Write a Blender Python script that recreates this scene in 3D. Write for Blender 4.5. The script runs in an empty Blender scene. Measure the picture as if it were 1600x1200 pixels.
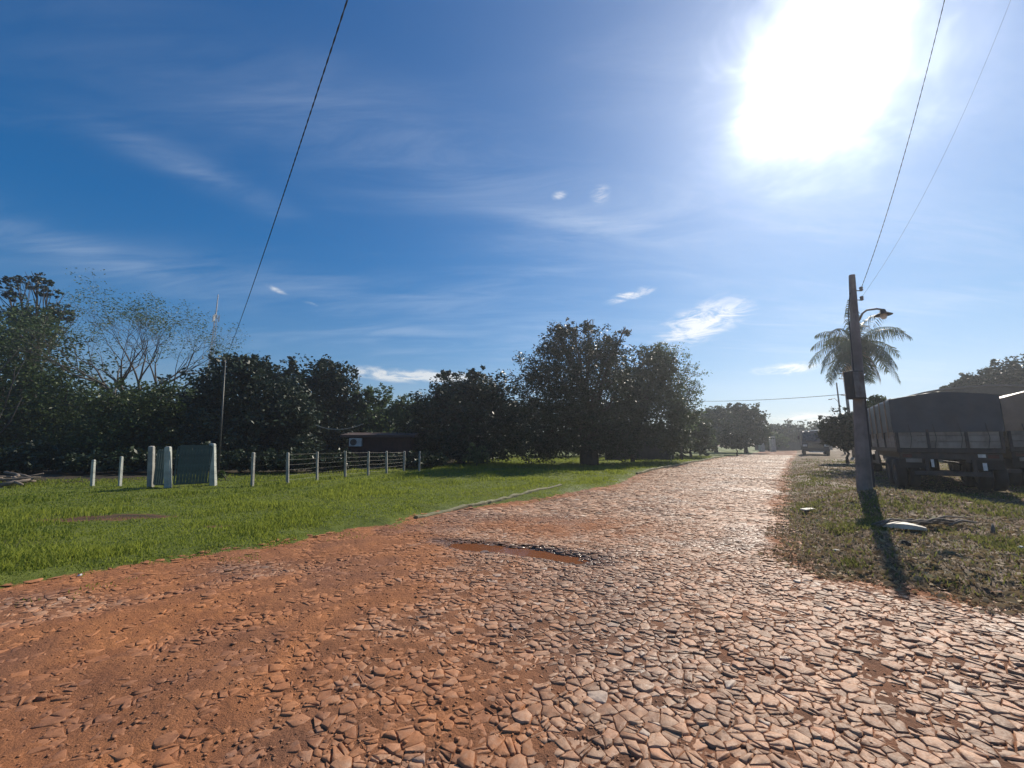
import bpy, bmesh, math, random
import numpy as np
from mathutils import Vector, Matrix

random.seed(7)
rng = np.random.default_rng(11)
R = math.radians
S = bpy.context.scene
C = S.collection

# ------------------------------------------------------------------ camera
F, PITCH, CAMH = 620.0, R(8.4), 1.6
CP, SP = math.cos(PITCH), math.sin(PITCH)
cam_d = bpy.data.cameras.new('camera')
cam_d.sensor_width = 36.0
cam_d.lens = 36.0 * F / 1600.0
cam_d.clip_start = 0.05
cam_d.clip_end = 3000
cam = bpy.data.objects.new('camera', cam_d)
C.objects.link(cam)
cam.location = (0, 0, CAMH)
cam.rotation_euler = (R(90) + PITCH, 0, 0)
S.camera = cam
S.render.resolution_x, S.render.resolution_y = 1024, 768

def ray(px, py):
    u, v = (px - 800) / F, (600 - py) / F
    return u, CP - v * SP, SP + v * CP
def gp(px, py, z=0.0):
    dx, dy, dz = ray(px, py)
    t = (z - CAMH) / dz
    return (dx * t, dy * t)
def at(px, py, Y):
    dx, dy, dz = ray(px, py)
    t = Y / dy
    return Vector((dx * t, Y, CAMH + dz * t))
def m_per_px(Y):
    return Y / F

# ------------------------------------------------------------------ sun, sky, exposure
SUN_AZ, SUN_EL = R(41.5), R(38.2)
SUN = Vector((math.sin(SUN_AZ) * math.cos(SUN_EL), math.cos(SUN_AZ) * math.cos(SUN_EL), math.sin(SUN_EL)))
sd = bpy.data.lights.new('sun', 'SUN')
sd.energy = 4.8
sd.angle = R(0.53)
sd.color = (1.0, 0.91, 0.77)
so = bpy.data.objects.new('sun', sd)
C.objects.link(so)
so.rotation_euler = SUN.to_track_quat('Z', 'Y').to_euler()

S.view_settings.view_transform = 'Standard'
S.view_settings.look = 'None'
S.view_settings.gamma = 1.0
S.view_settings.use_curve_mapping = False
S.view_settings.exposure = 0.26
S.render.engine = 'CYCLES'
S.cycles.use_denoising = True
S.cycles.max_bounces = 6
S.cycles.transparent_max_bounces = 6
S.cycles.volume_bounces = 0

class NT:
    """small helper to write node trees"""
    def __init__(self, tree):
        self.t = tree
    def n(self, kind, ins=None, **props):
        nd = self.t.nodes.new(kind)
        for k, v in props.items():
            setattr(nd, k, v)
        for k, v in (ins or {}).items():
            self.set(nd.inputs[k], v)
        return nd
    def set(self, sock, v):
        if isinstance(v, bpy.types.NodeSocket):
            self.t.links.new(v, sock)
        else:
            sock.default_value = v
    def math(self, op, a, b=0.0, c=0.0, clamp=False):
        nd = self.n('ShaderNodeMath', operation=op, use_clamp=clamp)
        for s, v in zip(nd.inputs, (a, b, c)):
            self.set(s, v)
        return nd.outputs[0]
    def vec(self, op, a, b=(0, 0, 0), out=0):
        nd = self.n('ShaderNodeVectorMath', operation=op)
        self.set(nd.inputs[0], a)
        self.set(nd.inputs[1], b)
        return nd.outputs['Value'] if out else nd.outputs[0]
    def mix(self, f, a, b, mode='MIX'):
        nd = self.n('ShaderNodeMix', data_type='RGBA', blend_type=mode)
        self.set(nd.inputs[0], f)
        self.set(nd.inputs[6], a)
        self.set(nd.inputs[7], b)
        return nd.outputs[2]
    def noise(self, vec, scale, detail=4.0, rough=0.55, dist=0.0, col=False):
        nd = self.n('ShaderNodeTexNoise', {'Vector': vec, 'Scale': scale, 'Detail': detail, 'Roughness': rough, 'Distortion': dist})
        return nd.outputs['Color' if col else 0]
    def ramp(self, f, lo, hi, a=0.0, b=1.0):
        nd = self.n('ShaderNodeMapRange', {'From Min': lo, 'From Max': hi, 'To Min': a, 'To Max': b}, interpolation_type='SMOOTHSTEP')
        self.set(nd.inputs['Value'], f)
        return nd.outputs[0]
    def map(self, vec, scale=(1, 1, 1), rot=(0, 0, 0), loc=(0, 0, 0)):
        return self.n('ShaderNodeMapping', {'Vector': vec, 'Scale': scale, 'Rotation': rot, 'Location': loc}).outputs[0]
    def attr(self, name):
        return self.n('ShaderNodeAttribute', attribute_name=name).outputs['Fac']

W = bpy.data.worlds.new('World')
S.world = W
W.use_nodes = True
wt = NT(W.node_tree)
W.node_tree.nodes.clear()
sky = wt.n('ShaderNodeTexSky', sky_type='NISHITA', sun_disc=False, sun_elevation=SUN_EL, sun_rotation=SUN_AZ,
           altitude=100.0, air_density=1.0, dust_density=0.03, ozone_density=2.2)
D = wt.vec('NORMALIZE', wt.n('ShaderNodeTexCoord').outputs['Generated'])
hs = wt.n('ShaderNodeHueSaturation', {'Saturation': 1.5, 'Value': 1.0, 'Color': sky.outputs[0]})
skyc = wt.mix(1.0, hs.outputs[0], (0.084, 0.087, 0.101, 1), 'MULTIPLY')
skyc = wt.vec('DIVIDE', skyc, wt.vec('ADD', wt.vec('MULTIPLY', skyc, (0.62, 0.58, 0.50)), (1, 1, 1)))
# thin high cloud, streaked, laid out on a plane far above
sep = wt.n('ShaderNodeSeparateXYZ', {0: D})
den = wt.math('ADD', wt.math('MAXIMUM', sep.outputs[2], 0.0), 0.16)
plane = wt.n('ShaderNodeCombineXYZ', {0: wt.math('DIVIDE', sep.outputs[0], den), 1: wt.math('DIVIDE', sep.outputs[1], den), 2: 0.0}).outputs[0]
streak = wt.noise(wt.map(plane, (0.34, 1.5, 1), (0, 0, R(24))), 1.1, 7, 0.58, 0.6)
fine = wt.noise(wt.map(plane, (0.9, 3.4, 1), (0, 0, R(16))), 1.7, 6, 0.62, 0.9)
cir = wt.math('MULTIPLY', wt.ramp(streak, 0.44, 0.78), wt.ramp(fine, 0.28, 0.72))
up = wt.ramp(sep.outputs[2], 0.0, 0.10)
cir = wt.math('MULTIPLY', wt.math('MULTIPLY', cir, up), 0.30)
skyc = wt.mix(cir, skyc, (0.62, 0.70, 0.82, 1))
# small ragged clouds low over the trees: (direction, width, height, tilt)
cn = wt.noise(wt.map(D, (16, 16, 52)), 1.0, 6, 0.62, 0.7)
total = None
veil = None
for (px, py, w, h, k) in ((1095, 505, 62, 24, -0.30), (985, 462, 30, 8, -0.22), (1228, 577, 42, 8, 0.0), (610, 585, 52, 10, 0.04),
                          (935, 303, 17, 13, 0.1), (875, 305, 13, 6, -0.1), (487, 475, 10, 3, 0.1), (430, 452, 18, 5, 0.25),
                          (310, 268, 110, 20, 0.14), (120, 392, 200, 24, 0.12), (1275, 655, 70, 10, 0.0), (900, 345, 120, 13, 0.25), (640, 235, 330, 60, 0.12), (1020, 345, 160, 40, 0.1), (640, 470, 380, 26, 0.05), (1500, 460, 240, 30, 0.0), (700, 590, 60, 8, 0.05)):
    c = Vector(ray(px, py)).normalized()
    r_ = Vector((c.y, -c.x, 0)).normalized()
    u_ = c.cross(r_) * -1
    if u_.z < 0: u_ = -u_
    t_ = math.atan(-k)
    a_ = r_ * math.cos(t_) + u_ * math.sin(t_)
    b_ = u_ * math.cos(t_) - r_ * math.sin(t_)
    sc = math.sqrt(((px - 800) / F) ** 2 + ((py - 600) / F) ** 2 + 1)
    aw, ah = w / F / sc, h / F / sc
    d_ = wt.vec('SUBTRACT', D, tuple(c))
    e1 = wt.math('MULTIPLY', wt.vec('DOT_PRODUCT', d_, tuple(a_), 1), 1 / aw)
    e2 = wt.math('MULTIPLY', wt.vec('DOT_PRODUCT', d_, tuple(b_), 1), 1 / ah)
    rr = wt.math('ADD', wt.math('MULTIPLY', e1, e1), wt.math('MULTIPLY', e2, e2))
    m_ = wt.math('POWER', 2.718, wt.math('MULTIPLY', rr, -0.9))
    if w > 100: veil = m_ if veil is None else wt.math('ADD', veil, m_)
    else: total = wt.math('MULTIPLY', m_, 0.62 if w < 20 else 1.0) if total is None else wt.math('ADD', total, wt.math('MULTIPLY', m_, 0.62 if w < 20 else 1.0))
puff = wt.ramp(wt.math('MULTIPLY', total, wt.ramp(cn, 0.30, 0.70, 0.25, 1.25)), 0.10, 0.85)
skyc = wt.mix(wt.math('MULTIPLY', puff, 0.72), skyc, (0.86, 0.84, 0.80, 1))
wn = wt.noise(wt.map(plane, (0.6, 2.6, 1), (0, 0, R(20))), 2.2, 7, 0.6, 0.8)
skyc = wt.mix(wt.math('MULTIPLY', wt.math('MULTIPLY', veil, wt.ramp(wn, 0.30, 0.75)), 0.20), skyc, (0.62, 0.70, 0.82, 1))
# bright air round the sun
th = wt.math('ARCCOSINE', wt.math('MINIMUM', wt.vec('DOT_PRODUCT', D, tuple(SUN), 1), 0.99999))
rag = wt.noise(wt.map(D, (3.0, 3.0, 5.0)), 1.6, 4, 0.6, 0.4)
q = wt.math('DIVIDE', th, wt.ramp(rag, 0.30, 0.70, 0.064, 0.102))
g1 = wt.math('MULTIPLY', wt.math('POWER', 2.718, wt.math('MULTIPLY', wt.math('MULTIPLY', q, q), -1.0)), 4.0)
g2 = wt.math('MULTIPLY', wt.math('POWER', 2.718, wt.math('MULTIPLY', th, -3.2)), 0.09)
g1 = wt.math('ADD', g1, wt.math('MULTIPLY', wt.math('POWER', 2.718, wt.math('MULTIPLY', th, -9.0)), 0.75))
glow = wt.n('ShaderNodeCombineColor', {0: wt.math('ADD', g1, g2), 1: wt.math('ADD', g1, wt.math('MULTIPLY', g2, 0.95)), 2: wt.math('ADD', g1, wt.math('MULTIPLY', g2, 0.90))}).outputs[0]
skyc = wt.mix(1.0, skyc, glow, 'ADD')
bg = wt.n('ShaderNodeBackground', {'Color': skyc, 'Strength': 1.0})
wo = wt.n('ShaderNodeOutputWorld', {'Surface': bg.outputs[0]})

# ------------------------------------------------------------------ materials
def mat(name):
    m = bpy.data.materials.new(name)
    m.use_nodes = True
    t = NT(m.node_tree)
    m.node_tree.nodes.clear()
    out = t.n('ShaderNodeOutputMaterial')
    return m, t, out
def simple(name, col, rough=0.6, metal=0.0, var=0.25, scale=4.0, dirt=None, dirt_amt=0.5, bump=0.0, spec=0.5, bscale=40.0):
    m, t, out = mat(name)
    P = t.n('ShaderNodeTexCoord').outputs['Object']
    n1 = t.noise(P, scale, 5, 0.6)
    c = t.mix(t.ramp(n1, 0.3, 0.7), tuple(v * (1 - var) for v in col) + (1,), tuple(min(1, v * (1 + var)) for v in col) + (1,))
    if dirt:
        n2 = t.noise(t.map(P, (1, 1, 0.35)), scale * 1.7, 6, 0.65)
        c = t.mix(t.ramp(n2, 0.45, 0.75, 0, dirt_amt), c, dirt + (1,))
    b = t.n('ShaderNodeBsdfPrincipled', {'Base Color': c, 'Roughness': rough, 'Metallic': metal, 'Specular IOR Level': spec})
    if bump:
        bp = t.n('ShaderNodeBump', {'Height': t.noise(P, bscale, 5, 0.6), 'Strength': bump, 'Distance': 0.02})
        t.t.links.new(bp.outputs[0], b.inputs['Normal'])
    t.t.links.new(b.outputs[0], out.inputs[0])
    return m

def leaf_mat(name, dark, light, trans=0.25, rough=0.45, spec=0.4):
    m, t, out = mat(name)
    c = t.mix(t.attr('tone'), dark + (1,), light + (1,))
    b = t.n('ShaderNodeBsdfPrincipled', {'Base Color': c, 'Roughness': rough, 'Specular IOR Level': spec})
    tr = t.n('ShaderNodeBsdfTranslucent', {'Color': t.mix(0.5, c, tuple(min(1, v * 1.6) for v in light) + (1,))})
    mx = t.n('ShaderNodeMixShader', {0: trans, 1: b.outputs[0], 2: tr.outputs[0]})
    t.t.links.new(mx.outputs[0], out.inputs[0])
    return m

M = {}
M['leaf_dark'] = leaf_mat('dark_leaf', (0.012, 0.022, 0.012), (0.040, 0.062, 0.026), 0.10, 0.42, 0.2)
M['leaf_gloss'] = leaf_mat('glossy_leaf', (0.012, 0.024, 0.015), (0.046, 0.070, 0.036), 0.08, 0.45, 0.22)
M['leaf_mid'] = leaf_mat('mid_leaf', (0.020, 0.036, 0.012), (0.075, 0.110, 0.030), 0.18, 0.45, 0.2)
M['leaf_pale'] = leaf_mat('pale_leaf', (0.035, 0.060, 0.025), (0.11, 0.16, 0.06), 0.30, 0.45, 0.2)
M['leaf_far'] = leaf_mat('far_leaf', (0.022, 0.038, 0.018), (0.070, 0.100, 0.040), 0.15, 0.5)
M['palm_leaf'] = leaf_mat('palm_leaf', (0.03, 0.052, 0.024), (0.085, 0.125, 0.05), 0.22, 0.42)
M['blade'] = leaf_mat('grass_blade', (0.085, 0.130, 0.018), (0.26, 0.29, 0.045), 0.47, 0.6, 0.15)
M['weed'] = leaf_mat('verge_blade', (0.07, 0.095, 0.02), (0.21, 0.21, 0.06), 0.4, 0.6, 0.15)
M['dry'] = leaf_mat('dry_litter', (0.11, 0.068, 0.038), (0.46, 0.34, 0.19), 0.15, 0.7, 0.2)
M['bark'] = simple('bark', (0.045, 0.036, 0.028), 0.9, bump=0.6, bscale=14)
M['bark_pale'] = simple('pale_bark', (0.11, 0.095, 0.08), 0.9, bump=0.5, bscale=14)
M['concrete'] = simple('weathered_concrete', (0.30, 0.29, 0.26), 0.85, scale=3, dirt=(0.10, 0.10, 0.085), dirt_amt=0.75, bump=0.3)
M['pole'] = simple('pole_concrete', (0.22, 0.20, 0.18), 0.85, scale=2, dirt=(0.08, 0.075, 0.065), dirt_amt=0.6, bump=0.3)
M['whitewash'] = simple('whitewashed_concrete', (0.40, 0.41, 0.37), 0.8, scale=3, dirt=(0.14, 0.15, 0.12), dirt_amt=0.6, bump=0.3)
M['gate'] = simple('dark_green_metal', (0.048, 0.080, 0.076), 0.5, 0.2, scale=5)
M['wire'] = simple('galvanised_wire', (0.07, 0.07, 0.065), 0.5, 0.5)
M['cable'] = simple('black_cable', (0.02, 0.02, 0.022), 0.5)
M['rubber'] = simple('tyre_rubber', (0.018, 0.018, 0.018), 0.85)
M['steel_dark'] = simple('dark_painted_steel', (0.035, 0.035, 0.038), 0.55, 0.3, dirt=(0.12, 0.075, 0.05), dirt_amt=0.6)
M['rim'] = simple('wheel_steel', (0.18, 0.17, 0.16), 0.55, 0.5, dirt=(0.12, 0.07, 0.04), dirt_amt=0.6)
M['tarp'] = simple('dark_grey_tarpaulin', (0.045, 0.054, 0.064), 0.5, scale=1.3, var=0.3, dirt=(0.09, 0.07, 0.055), dirt_amt=0.35, bump=0.25, bscale=5)
M['tarp_pale'] = simple('pale_tarpaulin', (0.30, 0.20, 0.13), 0.5, scale=1.5, dirt=(0.26, 0.17, 0.11), dirt_amt=0.5, bump=0.3, bscale=4)
M['board'] = simple('weathered_side_board', (0.28, 0.245, 0.20), 0.7, scale=2.0, dirt=(0.06, 0.045, 0.036), dirt_amt=0.7, bump=0.3, bscale=25)
M['glass'] = simple('dark_glass', (0.02, 0.025, 0.03), 0.08, spec=0.8)
M['lens_red'] = simple('red_lens', (0.07, 0.012, 0.012), 0.25)
M['lens_clear'] = simple('clear_lens', (0.75, 0.75, 0.72), 0.15)
M['plate'] = simple('number_plate_white', (0.7, 0.7, 0.66), 0.4, dirt=(0.3, 0.25, 0.2))
M['chrome'] = simple('bright_metal', (0.65, 0.65, 0.65), 0.18, 1.0)
M['truck_paint'] = simple('dark_truck_paint', (0.03, 0.03, 0.036), 0.3, 0.0, spec=0.6)
M['roof_metal'] = simple('grey_roof_sheet', (0.085, 0.085, 0.09), 0.55, 0.2, scale=1, dirt=(0.12, 0.10, 0.08))
M['red_wall'] = simple('dark_red_brick_wall', (0.045, 0.016, 0.014), 0.85, bump=0.4, bscale=10)
M['dark_wall'] = simple('dark_rendered_wall', (0.06, 0.06, 0.055), 0.9, dirt=(0.05, 0.05, 0.045), dirt_amt=0.8)
M['tile'] = simple('roof_tile', (0.06, 0.035, 0.03), 0.8)
M['ac'] = simple('white_plastic', (0.4, 0.4, 0.39), 0.45, dirt=(0.3, 0.29, 0.26))
M['mast'] = simple('mast_steel', (0.30, 0.29, 0.29), 0.5, 0.4)
M['log'] = simple('dead_wood', (0.19, 0.15, 0.115), 0.9, bump=0.5, bscale=16)
M['plank'] = simple('bleached_plank', (0.48, 0.43, 0.35), 0.6, dirt=(0.3, 0.24, 0.17), bump=0.2)
M['kerb'] = simple('kerb_concrete', (0.22, 0.20, 0.11), 0.85, scale=2.5, dirt=(0.16, 0.15, 0.07), dirt_amt=0.8, bump=0.4, bscale=18)
M['litter'] = simple('white_litter', (0.75, 0.75, 0.73), 0.5)

SOIL_A, SOIL_B = (0.42, 0.168, 0.064), (0.27, 0.104, 0.044)
# ground: soil, lawn base and littered verge share it; the masks are where each grows
m, t, out = mat('ground_soil_and_turf')
P = t.n('ShaderNodeNewGeometry').outputs['Position']
nbig = t.noise(P, 0.55, 5, 0.6)
nmid = t.noise(P, 3.2, 6, 0.62)
nfine = t.noise(P, 26, 5, 0.65)
soil = t.mix(t.ramp(nmid, 0.3, 0.7), SOIL_B + (1,), SOIL_A + (1,))
soil = t.mix(t.ramp(nbig, 0.42, 0.70, 0, 0.7), soil, (0.22, 0.098, 0.052, 1))
soil = t.mix(t.ramp(nfine, 0.50, 0.72, 0, 0.5), soil, (0.20, 0.085, 0.045, 1))
joint = t.mix(t.ramp(nmid, 0.3, 0.7), (0.15, 0.075, 0.044, 1), (0.28, 0.125, 0.066, 1))
soil = t.mix(t.attr('dust'), joint, soil)
soil = t.mix(t.attr('wet'), soil, (0.13, 0.055, 0.030, 1))
turf = t.mix(t.ramp(nmid, 0.3, 0.7), (0.075, 0.10, 0.014, 1), (0.13, 0.155, 0.028, 1))
turf = t.mix(t.ramp(nbig, 0.5, 0.72, 0, 0.5), turf, (0.115, 0.10, 0.035, 1))
verge = t.mix(t.ramp(nfine, 0.35, 0.65), (0.10, 0.062, 0.038, 1), (0.24, 0.16, 0.098, 1))
verge = t.mix(t.ramp(t.math('ADD', nmid, t.math('MULTIPLY', nbig, 0.6)), 0.80, 0.98, 0, 0.8), verge, (0.065, 0.085, 0.022, 1))
litter_shade = t.mix(t.ramp(nfine, 0.3, 0.7), (0.028, 0.022, 0.014, 1), (0.07, 0.055, 0.03, 1))  # dark leaf litter and bare earth; tree shade behind the fence is painted in
edge_n = t.math('MULTIPLY', t.math('SUBTRACT', t.noise(P, 5, 5, 0.65), 0.5), 0.9)
gm = t.ramp(t.math('ADD', t.attr('turf'), edge_n), 0.38, 0.62)
vm = t.ramp(t.math('ADD', t.attr('verge'), edge_n), 0.35, 0.65)
c = t.mix(gm, soil, turf)
c = t.mix(vm, c, verge)
c = t.mix(t.attr('litter'), c, litter_shade)
rough = t.math('SUBTRACT', 0.92, t.math('MULTIPLY', t.attr('wet'), 0.62))
b = t.n('ShaderNodeBsdfPrincipled', {'Base Color': c, 'Roughness': rough, 'Specular IOR Level': 0.25})
hgt = t.math('ADD', t.noise(P, 22, 8, 0.7), t.math('MULTIPLY', t.noise(P, 90, 4, 0.6), 0.35))
bp = t.n('ShaderNodeBump', {'Height': hgt, 'Strength': 0.85, 'Distance': 0.03})
t.t.links.new(bp.outputs[0], b.inputs['Normal'])
t.t.links.new(b.outputs[0], out.inputs[0])
M['ground'] = m

m, t, out = mat('paving_stone')
P = t.n('ShaderNodeNewGeometry').outputs['Position']
tone = t.attr('tone')
hue = t.attr('hue')
st = t.mix(hue, (0.41, 0.212, 0.122, 1), (0.38, 0.255, 0.170, 1))
st = t.mix(t.ramp(tone, 0.95, 0.99), t.mix(1.0, st, t.n('ShaderNodeCombineColor', {0: t.ramp(tone, 0, 0.9, 0.62, 1.35), 1: t.ramp(tone, 0, 0.9, 0.62, 1.35), 2: t.ramp(tone, 0, 0.9, 0.62, 1.35)}).outputs[0], 'MULTIPLY'), (0.52, 0.45, 0.37, 1))
n1 = t.noise(P, 14, 6, 0.65)
n2 = t.noise(P, 70, 4, 0.6)
st = t.mix(t.ramp(n1, 0.52, 0.75, 0, 0.55), st, (0.13, 0.075, 0.055, 1))
dustn = t.ramp(t.math('ADD', t.attr('dust'), t.math('MULTIPLY', t.math('SUBTRACT', n1, 0.5), 1.2)), 0.05, 0.8, 0.30, 0.95)
soilc = t.mix(t.ramp(t.noise(P, 3.2, 6, 0.62), 0.3, 0.7), SOIL_B + (1,), SOIL_A + (1,))
st = t.mix(dustn, st, soilc)
st = t.mix(t.math('MULTIPLY', t.attr('wet'), 0.85), st, (0.12, 0.08, 0.060, 1))
rg = t.math('ADD', t.ramp(n2, 0.3, 0.7, 0.44, 0.66), t.math('MULTIPLY', dustn, 0.22))
rg = t.math('SUBTRACT', rg, t.math('MULTIPLY', t.attr('wet'), 0.42))
b = t.n('ShaderNodeBsdfPrincipled', {'Base Color': st, 'Roughness': rg, 'Specular IOR Level': 0.36})
bp = t.n('ShaderNodeBump', {'Height': t.math('ADD', t.noise(P, 40, 8, 0.7), n1), 'Strength': 0.7, 'Distance': 0.006})
t.t.links.new(bp.outputs[0], b.inputs['Normal'])
t.t.links.new(b.outputs[0], out.inputs[0])
M['stone'] = m

m, t, out = mat('muddy_water')
P = t.n('ShaderNodeNewGeometry').outputs['Position']
b = t.n('ShaderNodeBsdfPrincipled', {'Base Color': (0.20, 0.075, 0.032, 1), 'Roughness': 0.06, 'IOR': 1.33, 'Specular IOR Level': 0.5})
bp = t.n('ShaderNodeBump', {'Height': t.noise(P, 9, 2), 'Strength': 0.06, 'Distance': 0.02})
t.t.links.new(bp.outputs[0], b.inputs['Normal'])
t.t.links.new(b.outputs[0], out.inputs[0])
M['water'] = m

# ------------------------------------------------------------------ helpers
def tag(o, label=None, cat=None, group=None, kind=None):
    if label: o['label'] = label
    if cat: o['category'] = cat
    if group: o['group'] = group
    if kind: o['kind'] = kind
    return o
def empty(name, loc, rz, label, cat, group=None):
    o = bpy.data.objects.new(name, None)
    o.empty_display_size = 0.3
    C.objects.link(o)
    o.location = loc
    o.rotation_euler = (0, 0, rz)
    return tag(o, label, cat, group)
def link_mesh(name, me, parent=None):
    o = bpy.data.objects.new(name, me)
    C.objects.link(o)
    if parent: o.parent = parent
    return o
def np_mesh(name, V, Fc, material, attrs=None, smooth=False):
    """V (n,3); Fc list of int arrays, each (k, corners)"""
    me = bpy.data.meshes.new(name)
    V = np.asarray(V, dtype=np.float32)
    Fc = [np.asarray(f, dtype=np.int32) for f in Fc if len(f)]
    me.vertices.add(len(V))
    me.vertices.foreach_set('co', V.ravel())
    nl = sum(f.size for f in Fc)
    nf = sum(len(f) for f in Fc)
    me.loops.add(nl)
    me.loops.foreach_set('vertex_index', np.concatenate([f.ravel() for f in Fc]))
    me.polygons.add(nf)
    sizes = np.concatenate([np.full(len(f), f.shape[1], np.int32) for f in Fc])
    starts = np.concatenate([[0], np.cumsum(sizes)[:-1]]).astype(np.int32)
    me.polygons.foreach_set('loop_start', starts)
    if smooth:
        me.polygons.foreach_set('use_smooth', np.ones(nf, dtype=bool))
    for k, a in (attrs or {}).items():
        at_ = me.attributes.new(k, 'FLOAT', 'POINT')
        at_.data.foreach_set('value', np.asarray(a, dtype=np.float32))
    me.materials.append(material)
    me.update()
    me.validate()
    return me

class MB:
    def __init__(self):
        self.v, self.f = [], []
    def add(self, vs, fs):
        o = len(self.v)
        self.v += [tuple(p) for p in vs]
        self.f += [tuple(i + o for i in f) for f in fs]
        return self
    def box(self, c, s, rot=None):
        x, y, z = (k / 2 for k in s)
        vs = [Vector(p) for p in ((-x, -y, -z), (x, -y, -z), (x, y, -z), (-x, y, -z), (-x, -y, z), (x, -y, z), (x, y, z), (-x, y, z))]
        if rot is not None: vs = [rot @ p for p in vs]
        return self.add([p + Vector(c) for p in vs], [(0, 3, 2, 1), (4, 5, 6, 7), (0, 1, 5, 4), (1, 2, 6, 5), (2, 3, 7, 6), (3, 0, 4, 7)])
    def tube(self, pts, radii, n=8, cap=True):
        pts = [Vector(p) for p in pts]
        if not hasattr(radii, '__len__'): radii = [radii] * len(pts)
        rings, prev = [], None
        for i, p in enumerate(pts):
            d = (pts[min(i + 1, len(pts) - 1)] - pts[max(i - 1, 0)])
            d = d.normalized() if d.length > 1e-9 else Vector((0, 0, 1))
            ref = prev if prev is not None else (Vector((1, 0, 0)) if abs(d.x) < 0.8 else Vector((0, 1, 0)))
            a = (ref - d * ref.dot(d))
            a = a.normalized() if a.length > 1e-6 else d.orthogonal().normalized()
            prev = a
            b = d.cross(a)
            rings.append([p + (a * math.cos(2 * math.pi * k / n) + b * math.sin(2 * math.pi * k / n)) * radii[i] for k in range(n)])
        vs = [q for r in rings for q in r]
        fs = []
        for i in range(len(rings) - 1):
            for k in range(n):
                fs.append((i * n + k, i * n + (k + 1) % n, (i + 1) * n + (k + 1) % n, (i + 1) * n + k))
        if cap:
            fs.append(tuple(reversed(range(n))))
            fs.append(tuple(range((len(rings) - 1) * n, len(rings) * n)))
        return self.add(vs, fs)
    def lathe(self, prof, n=24, axis='Z', c=(0, 0, 0)):
        vs, fs = [], []
        for r, h in prof:
            for k in range(n):
                a = 2 * math.pi * k / n
                p = {'Z': (r * math.cos(a), r * math.sin(a), h), 'X': (h, r * math.cos(a), r * math.sin(a)), 'Y': (r * math.sin(a), h, r * math.cos(a))}[axis]
                vs.append(Vector(p) + Vector(c))
        for i in range(len(prof) - 1):
            for k in range(n):
                fs.append((i * n + k, i * n + (k + 1) % n, (i + 1) * n + (k + 1) % n, (i + 1) * n + k))
        return self.add(vs, fs)
    def build(self, name, material, parent=None, smooth=False, bevel=0.0):
        me = bpy.data.meshes.new(name)
        me.from_pydata(self.v, [], self.f)
        me.materials.append(material)
        if smooth:
            for p in me.polygons: p.use_smooth = True
        o = link_mesh(name, me, parent)
        if bevel:
            md = o.modifiers.new('bevel', 'BEVEL')
            md.width = bevel
            md.segments = 2
            md.limit_method = 'ANGLE'
        return o

def hash2(ix, iy, seed):
    h = (ix.astype(np.int64) * 374761393 + iy.astype(np.int64) * 668265263 + seed * 1442695041) & 0xFFFFFFFF
    h = ((h ^ (h >> 13)) * 1274126177) & 0xFFFFFFFF
    return ((h ^ (h >> 16)) & 0xFFFFFF) / float(0xFFFFFF)
def vnoise(x, y, seed=0):
    ix, iy = np.floor(x), np.floor(y)
    fx, fy = x - ix, y - iy
    fx, fy = fx * fx * (3 - 2 * fx), fy * fy * (3 - 2 * fy)
    a, b = hash2(ix, iy, seed), hash2(ix + 1, iy, seed)
    c, d = hash2(ix, iy + 1, seed), hash2(ix + 1, iy + 1, seed)
    return (a * (1 - fx) + b * fx) * (1 - fy) + (c * (1 - fx) + d * fx) * fy
def fbm(x, y, seed=0, oct=4):
    s, a, n = 0, 1.0, 0
    for k in range(oct):
        s = s + a * vnoise(x * 2 ** k, y * 2 ** k, seed + k)
        n += a
        a *= 0.5
    return s / n
def sstep(x, a, b):
    t = np.clip((x - a) / (b - a), 0, 1)
    return t * t * (3 - 2 * t)

# ------------------------------------------------------------------ layout of the ground
ROAD = R(35.0)
RD = np.array([math.sin(ROAD), math.cos(ROAD)])
lawn_px = [(0, 922), (100, 904), (200, 887), (300, 871), (400, 857), (500, 838), (560, 827), (615, 822), (640, 812), (682, 800), (776, 787), (854, 777), (905, 768), (964, 757), (1000, 739), (1085, 722), (1140, 713), (1185, 707)]
verge_px = [(1246, 706), (1236, 722), (1228, 750), (1223, 790), (1224, 825), (1232, 858), (1255, 883), (1300, 903), (1360, 914), (1430, 925), (1510, 937), (1600, 951)]
lawn_w = [gp(*p) for p in lawn_px]
verge_w = [gp(*p) for p in verge_px]
l0, l1 = np.array(lawn_w[0]), np.array(lawn_w[2])
v0, v1 = np.array(verge_w[-1]), np.array(verge_w[-3])
lawn_poly = [tuple(l0 + (l0 - l1) * 6)] + lawn_w + [(lawn_w[-1][0] + 60, lawn_w[-1][1] + 90), (-60, 260), (-220, 160), (-220, 0)]
verge_poly = [(verge_w[0][0] + 60, verge_w[0][1] + 86)] + verge_w + [tuple(v0 + (v0 - v1) * 6), (160, -20), (220, 120)]
def signed(poly, x, y):
    """distance to the outline, positive inside"""
    x, y = np.asarray(x, float), np.asarray(y, float)
    d = np.full(x.shape, 1e9)
    ins = np.zeros(x.shape, bool)
    n = len(poly)
    for i in range(n):
        (ax, ay), (bx, by) = poly[i], poly[(i + 1) % n]
        ex, ey = bx - ax, by - ay
        tt = np.clip(((x - ax) * ex + (y - ay) * ey) / (ex * ex + ey * ey), 0, 1)
        d = np.minimum(d, np.hypot(x - ax - tt * ex, y - ay - tt * ey))
        if ey != 0:
            c = ((ay > y) != (by > y)) & (x < ex * (y - ay) / ey + ax)
            ins ^= c
    return np.where(ins, d, -d)
pc = gp(812, 858)
pa = np.array(gp(705, 848)); pb = np.array(gp(935, 876))
pax = (pb - pa); plen = np.linalg.norm(pax); pax = pax / plen
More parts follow.
